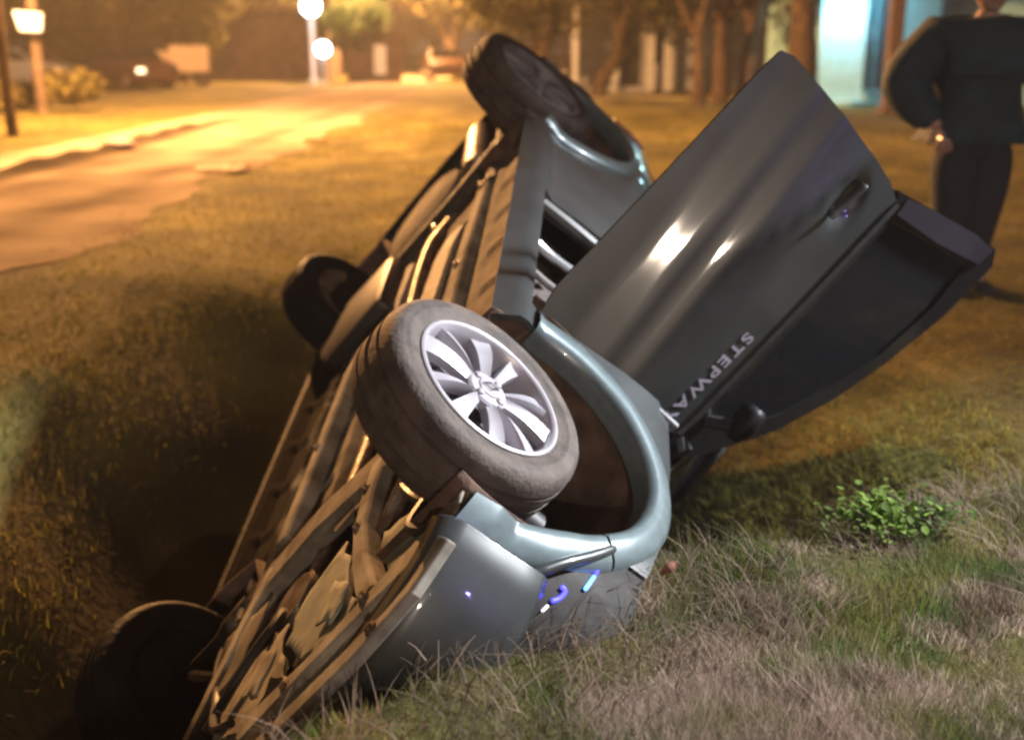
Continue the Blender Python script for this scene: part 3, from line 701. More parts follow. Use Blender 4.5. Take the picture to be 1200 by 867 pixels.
plate('undertray', [(1.66, -.02), (1.78, .04), (1.84, -.06), (1.74, -.10)], .27, UNDERL, .006, 11)
plate('splash_guard', [(1.62, -.66), (1.74, -.60), (1.84, -.68), (1.78, -.77), (1.68, -.78)], .32, UNDER, .008, 12)
for bx, by, bz in ((1.84, -.50, .272), (1.92, -.22, .268), (1.92, .05, .268), (1.45, -.345, .278), (1.25, -.315, .283), (1.98, -.56, .280), (2.03, -.2, .270), (.0, -.45, .316), (.55, -.44, .316), (-.75, -.47, .328), (.4, .285, .303)):
    bm = bmesh.new(); lathe(bm, [(.001, -.012), (.010, -.012), (.012, -.004), (.018, -.003), (.018, .003)], 8, 'z', c=(bx, by, bz)); bm_obj('bolt', bm, STEEL, car)
# hoses and cables
for pts, r in (([(1.18, -.5, .34), (1.35, -.48, .31), (1.50, -.56, .30), (1.58, -.62, .36)], .012), ([(1.35, .2, .33), (1.45, .05, .30), (1.62, .10, .27), (1.75, .25, .28)], .014),
               ([(1.0, .45, .33), (1.3, .47, .31), (1.6, .30, .29), (1.82, .14, .26), (1.90, .0, .25)], .012), ([(1.55, -.62, .32), (1.66, -.60, .30), (1.70, -.66, .33)], .016)):
    bm = bmesh.new(); tube(bm, smooth_path(pts, 6), r, 8); bm_obj('hose', bm, BLACKP, car, smooth=True)
for p in ((-.86, -.13, .315), (1.06, .40, .295), (1.22, .37, .285)):
    bm = bmesh.new(); box(bm, p, (.045, .022, .02)); bm_obj('bracket', bm, CHROME, car, bevel=.004)
# tail lamps
for s in (-1, 1):
    side_panel('tail_lamp', [(-1.95, .80), (-1.84, .82), (-1.80, 1.02), (-1.90, 1.04)], REDL, side=s, off=.012, step=.05)

# ------------------------------------------------------------------ street lamps
POSTM = mat('weathered_post', (.16, .11, .075), color2=(.08, .055, .04), rough=.8, scale=5, bump=.3)
GALV = mat('painted_post', (.55, .56, .58), rough=.5, var=.15, scale=9)
def emis(name, col, s): return mat(name, (.9, .9, .9), rough=.4, var=0, emit=col, estr=s)
SODE = emis('sodium_glow', (1, .62, .22), 30); WHITEE = emis('white_lamp_glow', (.92, .96, 1), 14); WARME = emis('warm_lamp_glow', (1, .93, .78), 14)
def sodium_lamp(x, y, h, arm, power, label):
    t = empty('street_lamp', (x, y, 0), label=label, cat='street lamp', group='lamps along the dirt road')
    bm = bmesh.new(); tube(bm, [(0, 0, -.3), (.03, 0, h * .5), (.0, 0, h + .3)], [.10, .085, .07], 12); bm_obj('post', bm, POSTM, t, smooth=True)
    bm = bmesh.new(); tube(bm, smooth_path([(0, 0, h), (arm * .5, 0, h + .28), (arm, 0, h + .25)], 5), .03, 8); bm_obj('arm', bm, GALV, t, smooth=True)
    bm = bmesh.new(); lathe(bm, [(.02, .14), (.11, .12), (.20, .0), (.19, 0)], 20, 'z', c=(arm, 0, h + .12)); bm_obj('lamp_shade', bm, GALV, t, smooth=True)
    bm = bmesh.new(); lathe(bm, [(.001, -.10), (.07, -.08), (.11, -.02), (.10, .04)], 16, 'z', c=(arm, 0, h + .10)); bm_obj('bulb', bm, SODE, t, smooth=True)
    point_light('sodium_light', (x + arm, y, h - .12), power, SODIUM, .22)
    return t
sodium_lamp(-10.9, 21.0, 7.2, 3.6, 33000, 'brown lamp post by the left verge with a long arm over the road')
sodium_lamp(-7.8, 58, 7.5, 1.6, 60000, 'distant slim post by the far end of the dirt road')
sodium_lamp(2.0, 44, 7.5, 1.4, 7000, 'distant slim post among the trees by the pale house')
def globe_lamp(x, y, h, r, power, label, col=(.86, .9, 1.0), post=True, pr=.05, face=-1):
    t = empty('globe_lamp', (x, y, 0), label=label, cat='lamp', group='white globe lamps')
    bm = bmesh.new(); lathe(bm, [(pr * 2.2, -.1), (pr * 2.2, .12), (pr * 1.3, .16), (pr, .3), (pr * .8, h - r), (pr * 1.6, h - r + .02)], 14, 'z'); bm_obj('post', bm, GALV, t, smooth=True)
    bm = bmesh.new(); bmesh.ops.create_uvsphere(bm, u_segments=20, v_segments=12, radius=r, matrix=Matrix.Translation((0, 0, h))); bm_obj('globe', bm, WHITEE, t, smooth=True)
    point_light('globe_light', (x, y + face * (r + .12), h), power, col, r * .7)
    return t
globe_lamp(-8.45, 50, 3.15, .40, 130, 'tall white globe lamp, the higher of the pair beside the rounded tree', pr=.12)
globe_lamp(-7.85, 49, 1.42, .30, 60, 'short white globe lamp, the lower of the pair beside the rounded tree')
# behind the photographer: the lamp mirrored in the open door
globe_lamp(1.4, -11.5, 3.9, .13, 2300, 'white globe lamp on a post behind the photographer', col=(1.0, .80, .62), face=1)

# tall neutral-white lamp on the right, outside the picture
t = empty('floodlight', (10.32, 4.3, 0), label='neutral white floodlight on a tall grey post to the right of the ditch', cat='street lamp')
bm = bmesh.new(); tube(bm, [(0, 0, -.2), (0, 0, 6.3)], [.09, .06], 12); tube(bm, [(0, 0, 6.2), (-.9, 0, 6.4)], .035, 8); bm_obj('post', bm, GALV, t, smooth=True)
bm = bmesh.new(); box(bm, (-1.1, 0, 6.4), (.6, .26, .10)); bm_obj('lamp_head', bm, GALV, t, bevel=.02)
bm = bmesh.new(); box(bm, (-1.12, 0, 6.34), (.48, .2, .02)); bm_obj('lens', bm, WHITEE, t)
fl_ = bpy.data.lights.new('flood_light', 'SPOT'); fl_.energy = 23000; fl_.color = (.93, .96, 1.0); fl_.shadow_soft_size = .35; fl_.spot_size = R_(25); fl_.spot_blend = .95
flo = bpy.data.objects.new('flood_light', fl_); COL.objects.link(flo); flo.location = (9.2, 4.3, 6.1)
flo.rotation_euler = (Vector((1.15, 3.25, .4)) - Vector((9.2, 4.3, 6.1))).to_track_quat('-Z', 'Y').to_euler()
# blue-violet beacon out of the picture, whose tint lies on the bumper and the door pillar
t = empty('beacon', (4.6, -2.2, 0), label='blue beacon lamp on a short stand beside the photographer', cat='beacon')
bm = bmesh.new(); tube(bm, [(0, 0, -.1), (0, 0, 1.9)], .03, 8); bm_obj('stand', bm, GALV, t, smooth=True)
bm = bmesh.new(); lathe(bm, [(.001, 2.10), (.06, 2.08), (.08, 1.98), (.08, 1.9), (.001, 1.9)], 16, 'z'); bm_obj('lamp', bm, emis('beacon_glow', (.2, .2, 1), 8), t, smooth=True)
point_light('beacon_light', (4.5, -2.05, 2.2), 105, (.36, .26, 1.0), .08)
# lit box sign on a post
t = empty('utility_pole', (-8.15, 18.9, 0), label='slim bare brown pole on the left verge, nearest to the road', cat='pole')
bm = bmesh.new(); tube(bm, [(0, 0, -.3), (-.06, 0, 3), (-.16, 0, 8)], [.095, .085, .07], 12); bm_obj('shaft', bm, POSTM, t, smooth=True)
bm = bmesh.new(); tube(bm, [(-.7, 0, 7.6), (.4, 0, 7.6)], .05, 8); bm_obj('cross_arm', bm, POSTM, t)
t = empty('box_sign', (-10.5, 26, 0), label='lit white box sign fixed to a brown post at the far left', cat='sign')
bm = bmesh.new(); tube(bm, [(0, 0, -.2), (0, 0, 6)], [.12, .10], 10); bm_obj('post', bm, POSTM, t, smooth=True)
bm = bmesh.new(); vs = [(-.30, 2.18), (.29, 2.13), (.24, 1.75), (-.19, 1.77)]
A = [bm.verts.new((x, -.30, z)) for x, z in vs]; B = [bm.verts.new((x, -.14, z)) for x, z in vs]
bm.faces.new(A); bm.faces.new(B[::-1])
for i in range(4): bm.faces.new((A[i], A[(i + 1) % 4], B[(i + 1) % 4], B[i]))
bm_obj('light_box', bm, emis('box_sign_glow', (1, .86, .62), 1.4), t, bevel=.02)
bm = bmesh.new(); box(bm, (.03, -.10, 1.95), (.4, .05, .06)); bm_obj('bracket', bm, GALV, t)

# ------------------------------------------------------------------ houses
WALLW = mat('pale_render', (.36, .68, .76), rough=.8, var=.08, scale=3, bump=.15, bscale=30)
WALLG = mat('grey_render', (.36, .37, .40), rough=.85, var=.15, scale=2, bump=.2, bscale=20)
WALLB = mat('brown_wall', (.085, .055, .045), rough=.9, var=.25, scale=2, bump=.2)
ROOFM = mat('dull_roof', (.10, .065, .05), rough=.85, var=.3, scale=3, bump=.3)
DARKO = mat('dark_opening', (.02, .018, .018), rough=.6, var=.2)
CURT = mat('window_pane', (.10, .30, .38), rough=.15, var=.25, scale=2, coat=.5)
IRON = mat('window_bars', (.03, .06, .09), rough=.5, var=.2)
WOOD = mat('brown_timber', (.13, .085, .075), rough=.7, var=.25, scale=6, bump=.2)
def bpart(name, c, s, m, parent, bev=0.0):
    bm = bmesh.new(); box(bm, c, s); return bm_obj(name, bm, m, parent, bevel=bev)
t = empty('house', (7.7, 29.5, 0), label='pale blue-white house lit by a wall lamp behind the open car door', cat='house')
# front wall around two window openings (local x along the wall)
WX = [(0, 1.12), (1.12, 2.0), (2.0, 2.95), (2.95, 3.85), (3.85, 7.5)]
for i, (a, b) in enumerate(WX):
    if i in (1, 3):
        bpart('wall', ((a + b) / 2, .12, .17), (b - a, .24, .44), WALLW, t); bpart('wall', ((a + b) / 2, .12, 3.1), (b - a, .24, .9), WALLW, t)
    else: bpart('wall', ((a + b) / 2, .12, 1.75), (b - a, .24, 3.6), WALLW, t)
bpart('wall', (.12, 3.2, 1.75), (.24, 5.9, 3.6), WALLW, t)
for a, b in (WX[1], WX[3]):
    wdn = bpart('window', ((a + b) / 2, .17, 1.52), (b - a, .03, 2.26), CURT, t)
    for x in np.linspace(a + .04, b - .04, 6):
        bm = bmesh.new(); tube(bm, [(x, -.02, .42), (x, -.02, 2.62)], .024, 6); bm_obj('window_bar', bm, IRON, wdn)
    for z in np.linspace(.46, 2.56, 5): bpart('window_bar', ((a + b) / 2, -.04, z), (b - a, .02, .025), IRON, wdn)
    bpart('window_frame', ((a + b) / 2, .13, 1.5), (.05, .05, 2.2), IRON, wdn)
    bpart('sill', ((a + b) / 2, -.04, .385), (b - a + .1, .16, .05), WALLW, wdn)
bpart('plinth', (3.6, -.12, .06), (7.6, .30, .16), WALLW, t, .02)
bpart('roof', (3.6, 2.6, 3.66), (8.6, 7.4, .16), ROOFM, t)
lm = empty('wall_lamp', (8.32, 29.5, 2.52), label='glowing wall lamp high on the pale house', cat='lamp')
bm = bmesh.new(); bmesh.ops.create_uvsphere(bm, u_segments=16, v_segments=10, radius=.17, matrix=Matrix.Translation((0, -.26, 0)) @ Matrix.Diagonal((1, .9, 1.5, 1))); bm_obj('globe', bm, WARME, lm, smooth=True)
bpart('mount', (0, -.05, 0), (.12, .10, .2), IRON, lm)
point_light('wall_lamp_light', (8.32, 28.9, 2.45), 190, (.46, .88, 1.0), .14)
t = empty('porch_post', (8.42, 26.0, 0), label='brown timber porch post in front of the pale house windows', cat='post')
bpart('shaft', (0, 0, 1.8), (.30, .30, 3.9), WOOD, t, .02); bpart('base', (0, 0, .06), (.40, .40, .2), WOOD, t, .02)

t = empty('house', (3.0, 41, 0), label='dim grey house with white porch columns behind the trees', cat='house')
bpart('wall', (2.6, 2.0, 1.6), (6.6, 3.4, 3.4), WALLG, t); bpart('roof', (2.6, 1.6, 3.4), (7.4, 5.0, .3), ROOFM, t)
bpart('door', (1.05, .27, 1.15), (.9, .08, 2.1), DARKO, t); bpart('window', (2.0, .27, 1.5), (.6, .08, 1.1), DARKO, t); bpart('step', (1.1, -.1, .06), (1.6, .8, .16), WALLG, t)
for x in (.55, 1.75, 2.35, 3.55): bpart('column', (x, -.6, 1.6), (.26, .26, 3.3), GALV, t, .02)

t = empty('shed', (-20, 56, 0), label='long low brown building with a flat roof behind the parked cars', cat='building')
bpart('wall', (5.0, 2, 1.5), (12.5, 4, 3.2), WALLB, t); bpart('roof', (5.0, 1.6, 3.2), (13.4, 5.4, .22), ROOFM, t)
t = empty('gate_cabin', (-6.5, 54, 0), label='small pale cabin with a bluish door under the rounded tree', cat='cabin')
bpart('wall', (.1, .8, 1.0), (2.4, 1.6, 2.1), WALLB, t); bpart('roof', (.1, .8, 2.12), (2.8, 2.0, .14), ROOFM, t); bpart('door', (.45, -.03, .95), (.55, .06, 1.3), GALV, t)

# ------------------------------------------------------------------ trees
BARK = mat('bark', (.11, .075, .05), color2=(.045, .03, .022), rough=.95, scale=5, bump=.9, bscale=9, spec=.2)
LEAF = mat('leaves', (.12, .105, .038), color2=(.055, .055, .020), rough=.7, scale=.7, attr='tint', spec=.2, translucent=.4)
LEAFG = mat('pale_leaves', (.10, .15, .075), color2=(.06, .10, .05), rough=.7, scale=.9, attr='tint', spec=.2, translucent=.4)
for m_ in (LEAF, LEAFG):
    m_.node_tree.nodes['Principled BSDF'].inputs['Subsurface Weight'].default_value = 0
def color_attr(o, cols_per_vert):
    at = o.data.color_attributes.new('tint', 'FLOAT_COLOR', 'POINT')
    at.data.foreach_set('color', np.concatenate([cols_per_vert, np.ones((len(cols_per_vert), 1))], 1).astype(np.float32).ravel())
def leaf_cloud(name, centres, radii, n, size, m, parent, r, tint=(.7, 1.35)):
    c = np.asarray(centres)[r.integers(0, len(centres), n)]; rad = np.asarray(radii)[r.integers(0, len(radii), n)]
    d = r.normal(size=(n, 3)); d /= np.linalg.norm(d, axis=1, keepdims=True)
    p = c + d * (rad * r.uniform(.25, 1, n) ** .5)[:, None] * np.array([1, 1, .75])
    u = r.normal(size=(n, 3)); u /= np.linalg.norm(u, axis=1, keepdims=True)
    v = np.cross(u, r.normal(size=(n, 3))); v /= np.linalg.norm(v, axis=1, keepdims=True)
    s = size * r.uniform(.6, 1.4, n)[:, None]
    V = np.stack([p - u * s, p + v * s * .45, p + u * s, p - v * s * .45], 1).reshape(-1, 3)
    o = from_np(name, V, np.arange(4 * n).reshape(n, 4), m, parent, smooth=False)
    tt = np.repeat(r.uniform(tint[0], tint[1], n), 4)[:, None] * np.array([[1, 1, 1]])
    color_attr(o, tt); o['kind'] = 'stuff'
    return o
def tree(x, y, h, tr, crown_r, label, seed, m=LEAF, n=1500, leaf=.22, fork=None, lean=0.0, crown_z=None, limbs=4, cat='tree', group=None, name='tree'):
    r = np.random.default_rng(seed); t = empty(name, (x, y, 0), label=label, cat=cat, group=group)
    bm = bmesh.new(); ends = []
    top = h * .55 if crown_z is None else crown_z
    path = [(0, 0, -.3), (lean * .1 + .04, 0, top * .25), (lean * .5, .05, top * .6), (lean, 0, top)]
    tube(bm, smooth_path(path, 4), [tr * 1.5] + [tr * 1.15] * 3 + [tr] * 4 + [tr * .85] * 4 + [tr * .7], 10)
    for k in range(limbs):
        a = 6.283 * k / limbs + r.uniform(-.4, .4); s0 = (fork if fork else top * r.uniform(.6, .95))
        q0 = Vector((lean * s0 / top, 0, s0)); q1 = q0 + Vector((math.cos(a), math.sin(a), 0)) * crown_r * r.uniform(.25, .45) + Vector((0, 0, (h - top) * .4))
        q2 = q1 + Vector((math.cos(a), math.sin(a), 0)) * crown_r * .3 + Vector((0, 0, (h - top) * .35))
        tube(bm, smooth_path([q0, q1, q2], 4), [tr * .55] * 3 + [tr * .4] * 3 + [tr * .25] * 2 + [tr * .12], 8); ends += [q1, q2]
    bm_obj('trunk', bm, BARK, t, smooth=True, auto=70)
    cs = [list(e) for e in ends] + [[lean + r.uniform(-1, 1) * crown_r * .7, r.uniform(-1, 1) * crown_r * .6, top + (h - top) * r.uniform(.15, 1)] for _ in range(10)]
    leaf_cloud('crown', cs, [crown_r * .28, crown_r * .42, crown_r * .5], n, leaf, m, t, r)
    return t
tree(-14.2, 51, 7, .2, 3.0, 'dark bushy tree before the right half of the low brown building', 21, n=7000, leaf=.22, crown_z=1.2)
tree(-19.5, 50, 7, .2, 3.2, 'dark bushy tree before the left half of the low brown building', 22, n=7000, leaf=.22, crown_z=1.2)
tree(-7.4, 54.5, 3.6, .16, 1.75, 'small rounded pale green tree lit by the globe lamps', 3, LEAFG, 2600, .13, crown_z=1.5)
tree(4.7, 29.5, 8, .17, 2.6, 'thin trunk at the left edge of the trunk row by the grey house', 11, n=5000, leaf=.16, crown_z=2.3)
tree(5.5, 31.0, 8, .22, 2.8, 'forked trunk catching orange light in the middle of the trunk row', 12, n=2600, leaf=.16, fork=1.9, crown_z=2.2)
tree(6.05, 30.5, 9, .22, 3.0, 'forked trunk of the row, just left of the stoutest trunk', 13, n=5000, leaf=.16, fork=1.9, crown_z=2.7, lean=.3)
tree(6.9, 28.0, 9, .36, 2.8, 'stoutest trunk of the row, standing against the corner of the pale house', 14, n=4500, leaf=.16, crown_z=2.9)
tree(.95, 37, 9, .20, 3.2, 'tree with a slim pinkish trunk right behind the raised rear wheel', 15, n=7000, leaf=.18, crown_z=1.3)
tree(2.6, 36, 8, .22, 3.2, 'leaning tree between the raised wheel and the grey house', 16, n=7000, leaf=.18, crown_z=1.5, lean=.9)
far = [(-3.4, 66, 10, 4.4, 'dense orange lit tree closing the end of the road'), (-.6, 60, 10, 4.2, 'tall orange lit tree straight above the end of the road'), (-5.2, 80, 11, 4.6, 'far tree left of the road end, behind the rounded tree'),
       (-12.5, 66, 10, 4.4, 'dark tree above the right end of the low brown building'), (-18, 70, 11, 5.0, 'dark tree rising over the middle of the low brown building'), (-25, 72, 11, 5.0, 'dark tree rising over the left end of the low brown building'),
       (-32, 68, 10, 5.0, 'dark tree at the far left behind the box sign'), (3.6, 58, 10, 4.6, 'dark tree behind the roof of the grey house'), (9.5, 52, 10, 4.6, 'dark tree between the grey house and the pale house'),
       (15, 50, 10, 4.6, 'dark tree behind the roof of the pale house'), (-40, 75, 11, 5.5, 'last dark tree at the far left edge'), (22, 56, 11, 5.0, 'dark tree beyond the right end of the pale house')]
for i, (x, y, h, cr, lb) in enumerate(far):
    tree(x, y, h, .26, cr, lb, 40 + i, n=6500, leaf=.34, crown_z=h * .16, limbs=5, group='trees closing the view')
# treeline beyond everything
r = np.random.default_rng(99); cs = [(x, 95 + r.uniform(-6, 6), r.uniform(1, 7)) for x in np.linspace(-95, 95, 90)]
o = leaf_cloud('treeline', cs, [2.5, 3.5, 4.5], 14000, .75, LEAF, None, r); tag(o, 'dark distant treeline across the whole background', kind='stuff')

def bush(x, y, rx_, h, label, seed, m=LEAFG, n=900):
    r = np.random.default_rng(seed); t = empty('bush', (x, y, 0), label=label, cat='bush', group='bushes on the left verge')
    cs = [(r.uniform(-rx_, rx_), r.uniform(-.6, .6), h * r.uniform(.2, .75)) for _ in range(9)]
    leaf_cloud('foliage', cs, [h * .3, h * .4], n, .11, m, t, r)
    bm = bmesh.new()
    for k in range(5): tube(bm, [(r.uniform(-rx_, rx_) * .5, 0, -.05), (cs[k][0], cs[k][1], cs[k][2])], [.02, .008], 5)
    bm_obj('stem', bm, BARK, t)
BUSHM = mat('verge_leaves', (.12, .10, .03), color2=(.07, .06, .018), rough=.8, scale=1.5, attr='tint', spec=.2)
bush(-11.4, 26.5, 1.7, 1.25, 'wide yellow-green bush on the verge right of the slim brown post', 1, BUSHM, 3600)
bush(-13.6, 28, 1.6, 1.15, 'yellow-green bush between the slim brown post and the box sign', 2, BUSHM, 3000)
bush(-10.7, 21.5, 1.0, .95, 'low bush at the left edge behind the slim brown post', 3, BUSHM, 2000)

# ------------------------------------------------------------------ parked cars in the background
def parked_car(x, y, rz, paint, label, lit=False, sedan=True):
    t = empty('parked_car', (x, y, 0), rz, label, 'car', 'cars parked beyond the road')
    pr = [(-2.1, .45), (-2.1, .85), (-1.95, .95), (-1.35, 1.0), (-.75, 1.40), (.35, 1.42), (.95, 1.02), (1.85, .88), (2.1, .72), (2.12, .40), (1.9, .25), (-1.9, .25)]
    bm = bmesh.new(); L_ = []
    for yy, k in ((-.84, .0), (-.80, .03), (.80, .03), (.84, .0)):
        L_.append([bm.verts.new((px * (1 - .02 * (abs(yy) > .82)), yy * (1 - .22 * max(0, min(1, (pz - .95) / .45))), pz)) for px, pz in pr])
    for a, b in zip(L_, L_[1:]):
        for i in range(len(pr)): bm.faces.new((a[i], a[(i + 1) % len(pr)], b[(i + 1) % len(pr)], b[i]))
    bm.faces.new(L_[0]); bm.faces.new(L_[-1][::-1])
    bm_obj('body', bm, paint, t, smooth=True, bevel=.03, auto=35)
    for s in (-1, 1):
        bm = bmesh.new(); vv = [bm.verts.new((a, s * (.845 - .185 * max(0, min(1, (z - .95) / .45))), z)) for a, z in ((-1.15, 1.02), (-.68, 1.33), (.30, 1.35), (.80, 1.04))]; bm.faces.new(vv); bm_obj('side_window', bm, GLASS, t)
        for wx in (-1.3, 1.3):
            bm = bmesh.new(); lathe(bm, [(.001, .10), (.20, .10), (.22, .12), (.30, .10), (.31, -.08), (.2, -.10)], 20, c=(wx, s * .74, .31)); wo = bm_obj('wheel', bm, RUBBER, t, smooth=True)
            bm = bmesh.new(); lathe(bm, [(.001, s * .125), (.19, s * .125), (.20, s * .11)], 16, c=(wx, s * .74, .31)); bm_obj('rim', bm, ALLOY, wo)
        bm = bmesh.new(); box(bm, (2.08, s * .62, .68), (.10, .30, .15)); bm_obj('headlight', bm, emis('headlight_glow', (1, .80, .45), 4) if lit and s < 0 else LENS, t, bevel=.02)
        bm = bmesh.new(); box(bm, (-2.08, s * .66, .78), (.08, .24, .16)); bm_obj('tail_light', bm, REDL, t, bevel=.02)
    for pts, nm in ((((.42, 1.40), (.93, 1.04)), 'windscreen'), (((-.80, 1.39), (-1.30, 1.03)), 'rear_window')):
        bm = bmesh.new(); (a, za), (b, zb) = pts; d = .015 * (1 if b > 0 else -1)
        vv = [bm.verts.new(q) for q in ((a + d, -.60, za + .01), (a + d, .60, za + .01), (b + d, .74, zb + .01), (b + d, -.74, zb + .01))]; bm.faces.new(vv); bm_obj(nm, bm, GLASS, t)
    return t
CP1 = mat('silver_car_paint', (.45, .45, .48), rough=.3, metal=.5, var=.05, coat=.8); CP2 = mat('red_car_paint', (.07, .025, .02), rough=.3, var=.05, coat=.8)
CP3 = mat('cream_car_paint', (.62, .48, .36), rough=.35, var=.05, coat=.6); CP4 = mat('blue_grey_car_paint', (.30, .33, .42), rough=.3, metal=.3, var=.05, coat=.8)
parked_car(-14.6, 46, R_(-60), CP1, 'silver car with bright glints parked behind the red car')
parked_car(-14.0, 43.5, R_(-50), CP2, 'dark red car with a lit headlight left of the cream van', lit=True)
parked_car(-18.2, 43, R_(5), CP4, 'blue-grey car parked behind the bushes below the box sign')
parked_car(-23.6, 46, R_(-8), CP1, 'silver car at the left edge behind the slim brown post')
parked_car(-3.2, 55, R_(-80), CP2, 'small reddish car far down at the end of the road')
t = empty('van', (-12.7, 46, 0), R_(20), 'cream box van standing beside the dark red car', 'van')
bpart('cargo_box', (.0, 0, 1.05), (1.5, 1.5, 1.0), CP3, t, .05); bpart('cab', (-1.15, 0, .9), (.8, 1.4, .9), CP3, t, .1); bpart('windscreen', (-1.56, 0, 1.1), (.03, 1.1, .4), GLASS, t)
for wx in (-1.0, .5):
    for s in (-1, 1):
        bm = bmesh.new(); lathe(bm, [(.001, .09), (.28, .09), (.30, -.09)], 16, c=(wx, s * .66, .30)); bm_obj('wheel', bm, RUBBER, t, smooth=True)

# ------------------------------------------------------------------ litter on the road edge
PAPER = mat('pale_litter', (.70, .60, .46), rough=.7, var=.12, translucent=.5)
def litter(x, y, sx, sy, h, label, seed, rz=0.0):
    r = np.random.default_rng(seed); n = 9; V = []
    for i in range(n):
        for j in range(n):
            u, v = i / (n - 1) - .5, j / (n - 1) - .5
            V.append((u * sx * (1 + .25 * math.sin(j * 1.7 + seed)), v * sy * (1 + .3 * math.sin(i * 1.3)), h * (.35 + .65 * abs(math.sin(i * 1.9 + j * .7 + seed))) * r.uniform(.4, 1)))
    F = [(i * n + j, (i + 1) * n + j, (i + 1) * n + j + 1, i * n + j + 1) for i in range(n - 1) for j in range(n - 1)]
    o = from_np('litter', V, F, PAPER); o.location = (x, y, float(ground_z(x, y)) + .02); o.rotation_euler = (0, 0, rz)
    s = o.modifiers.new('solid', 'SOLIDIFY'); s.thickness = .006
    tag(o, label, 'litter', 'litter by the road')
litter(-3.32, 13.2, .50, .34, .07, 'flat crumpled pale sheet on the near edge of the dirt road', 1, .1)
litter(-3.0, 17.8, .22, .2, .10, 'small crumpled pale scrap at the road edge beyond the flat sheet', 2)
bm = bmesh.new(); bmesh.ops.create_icosphere(bm, subdivisions=3, radius=1)
for v in bm.verts: v.co = v.co * (1 + .14 * math.sin(v.co.x * 4 + 1) * math.sin(v.co.y * 3.3)) ; v.co = (v.co.x * .24, v.co.y * .17, v.co.z * .085 + .05)
st = bm_obj('stone', bm, mat('pale_stone', (.55, .47, .42), rough=.8, var=.2, bump=.4), None, smooth=True, auto=0); st.location = (-5.55, 16.3, .02); tag(st, 'greyish stone lying on the muddy ridge across the road', 'stone')


# ------------------------------------------------------------------ person
SKIN = mat('skin', (.42, .26, .19), rough=.55, var=.06); HAIR = mat('dark_hair', (.02, .016, .014), rough=.6, bump=.4, var=.2)
JACKET = mat('dark_teal_jacket', (.0045, .025, .036), rough=.8, var=.35, scale=6, bump=.7, bscale=9); TROU = mat('navy_trousers', (.006, .011, .019), rough=.85, var=.25, scale=9, bump=.3); SHOE = mat('dark_shoes', (.02, .018, .016), rough=.5)
PX, PY = 2.64, 6.6
pz = float(ground_z(PX, PY))
per = empty('person', (PX, PY, pz), label='person in a dark teal jacket and navy trousers standing behind the open car door', cat='person')
per.scale = (1.24, 1.15, 1.0)
def skin(name, verts, edges, radii, m, parent, root=0, sub=2):
    me = bpy.data.meshes.new(name); me.from_pydata([Vector(v) for v in verts], edges, []); me.materials.append(m)
    o = bpy.data.objects.new(name, me); COL.objects.link(o); o.parent = parent
    o.modifiers.new('skin', 'SKIN'); 
    lay = me.skin_vertices[0] if me.skin_vertices else None
    if lay is None:
        bm = bmesh.new(); bm.from_mesh(me); bm.verts.layers.skin.verify(); bm.to_mesh(me); bm.free(); lay = me.skin_vertices[0]
    for i, rr in enumerate(radii):
        lay.data[i].radius = rr if isinstance(rr, tuple) else (rr, rr); lay.data[i].use_root = (i == root)
    s = o.modifiers.new('sub', 'SUBSURF'); s.levels = sub; s.render_levels = sub
    o.modifiers['skin'].use_smooth_shade = True
    return o
# body: pelvis, spine, neck, legs, arms (left of picture: elbow out, hand at the hip)
bv = [(0, 0, .95), (0, 0, 1.12), (0, .0, 1.30), (0, 0, 1.44), (.0, -.01, 1.52), (0, -.02, 1.58),
      (-.10, 0, .90), (-.09, -.02, .50), (-.065, .03, .09), (-.07, -.11, .04),
      (.10, 0, .90), (.09, .0, .50), (.065, .05, .09), (.075, -.09, .04),
      (-.20, 0, 1.42), (-.335, .03, 1.16), (-.22, -.15, .93), (.20, 0, 1.42), (.33, .05, 1.16), (.36, -.10, .92)]
be = [(0, 1), (1, 2), (2, 3), (3, 4), (4, 5), (0, 6), (6, 7), (7, 8), (8, 9), (0, 10), (10, 11), (11, 12), (12, 13), (3, 14), (14, 15), (15, 16), (3, 17), (17, 18), (18, 19)]
br = [(.14, .10), (.13, .09), (.15, .10), (.12, .08), .055, .05, .085, .058, .04, .035, .085, .058, .04, .035, .058, .046, .030, .058, .046, .030]
skin('body', bv, be, br, SKIN, per)
jv = [(0, 0, .86), (0, 0, 1.05), (-.02, 0, 1.22), (-.01, .0, 1.36), (0, -.005, 1.47), (0, -.01, 1.54), (-.21, 0, 1.42), (-.29, .02, 1.28), (-.345, .03, 1.15), (-.29, -.08, 1.02), (-.235, -.15, .945), (.21, 0, 1.42), (.29, .03, 1.28), (.34, .05, 1.15), (.36, -.04, 1.02), (.365, -.10, .945)]
je = [(0, 1), (1, 2), (2, 3), (3, 4), (4, 5), (3, 6), (6, 7), (7, 8), (8, 9), (9, 10), (3, 11), (11, 12), (12, 13), (13, 14), (14, 15)]
jr = [(.215, .16), (.235, .175), (.255, .185), (.235, .16), (.14, .12), (.09, .09), .135, .138, .135, .105, .066, .125, .118, .11, .09, .06]
skin('jacket', jv, je, jr, JACKET, per, root=1)
tv = [(0, 0, .98), (0, 0, .90), (-.09, 0, .84), (-.075, -.02, .50), (-.055, .03, .12), (.09, 0, .84), (.075, 0, .50), (.055, .05, .12)]
skin('trousers', tv, [(0, 1), (1, 2), (2, 3), (3, 4), (1, 5), (5, 6), (6, 7)], [(.18, .14), (.185, .14), .128, .100, .075, .128, .100, .075], TROU, per, root=1)
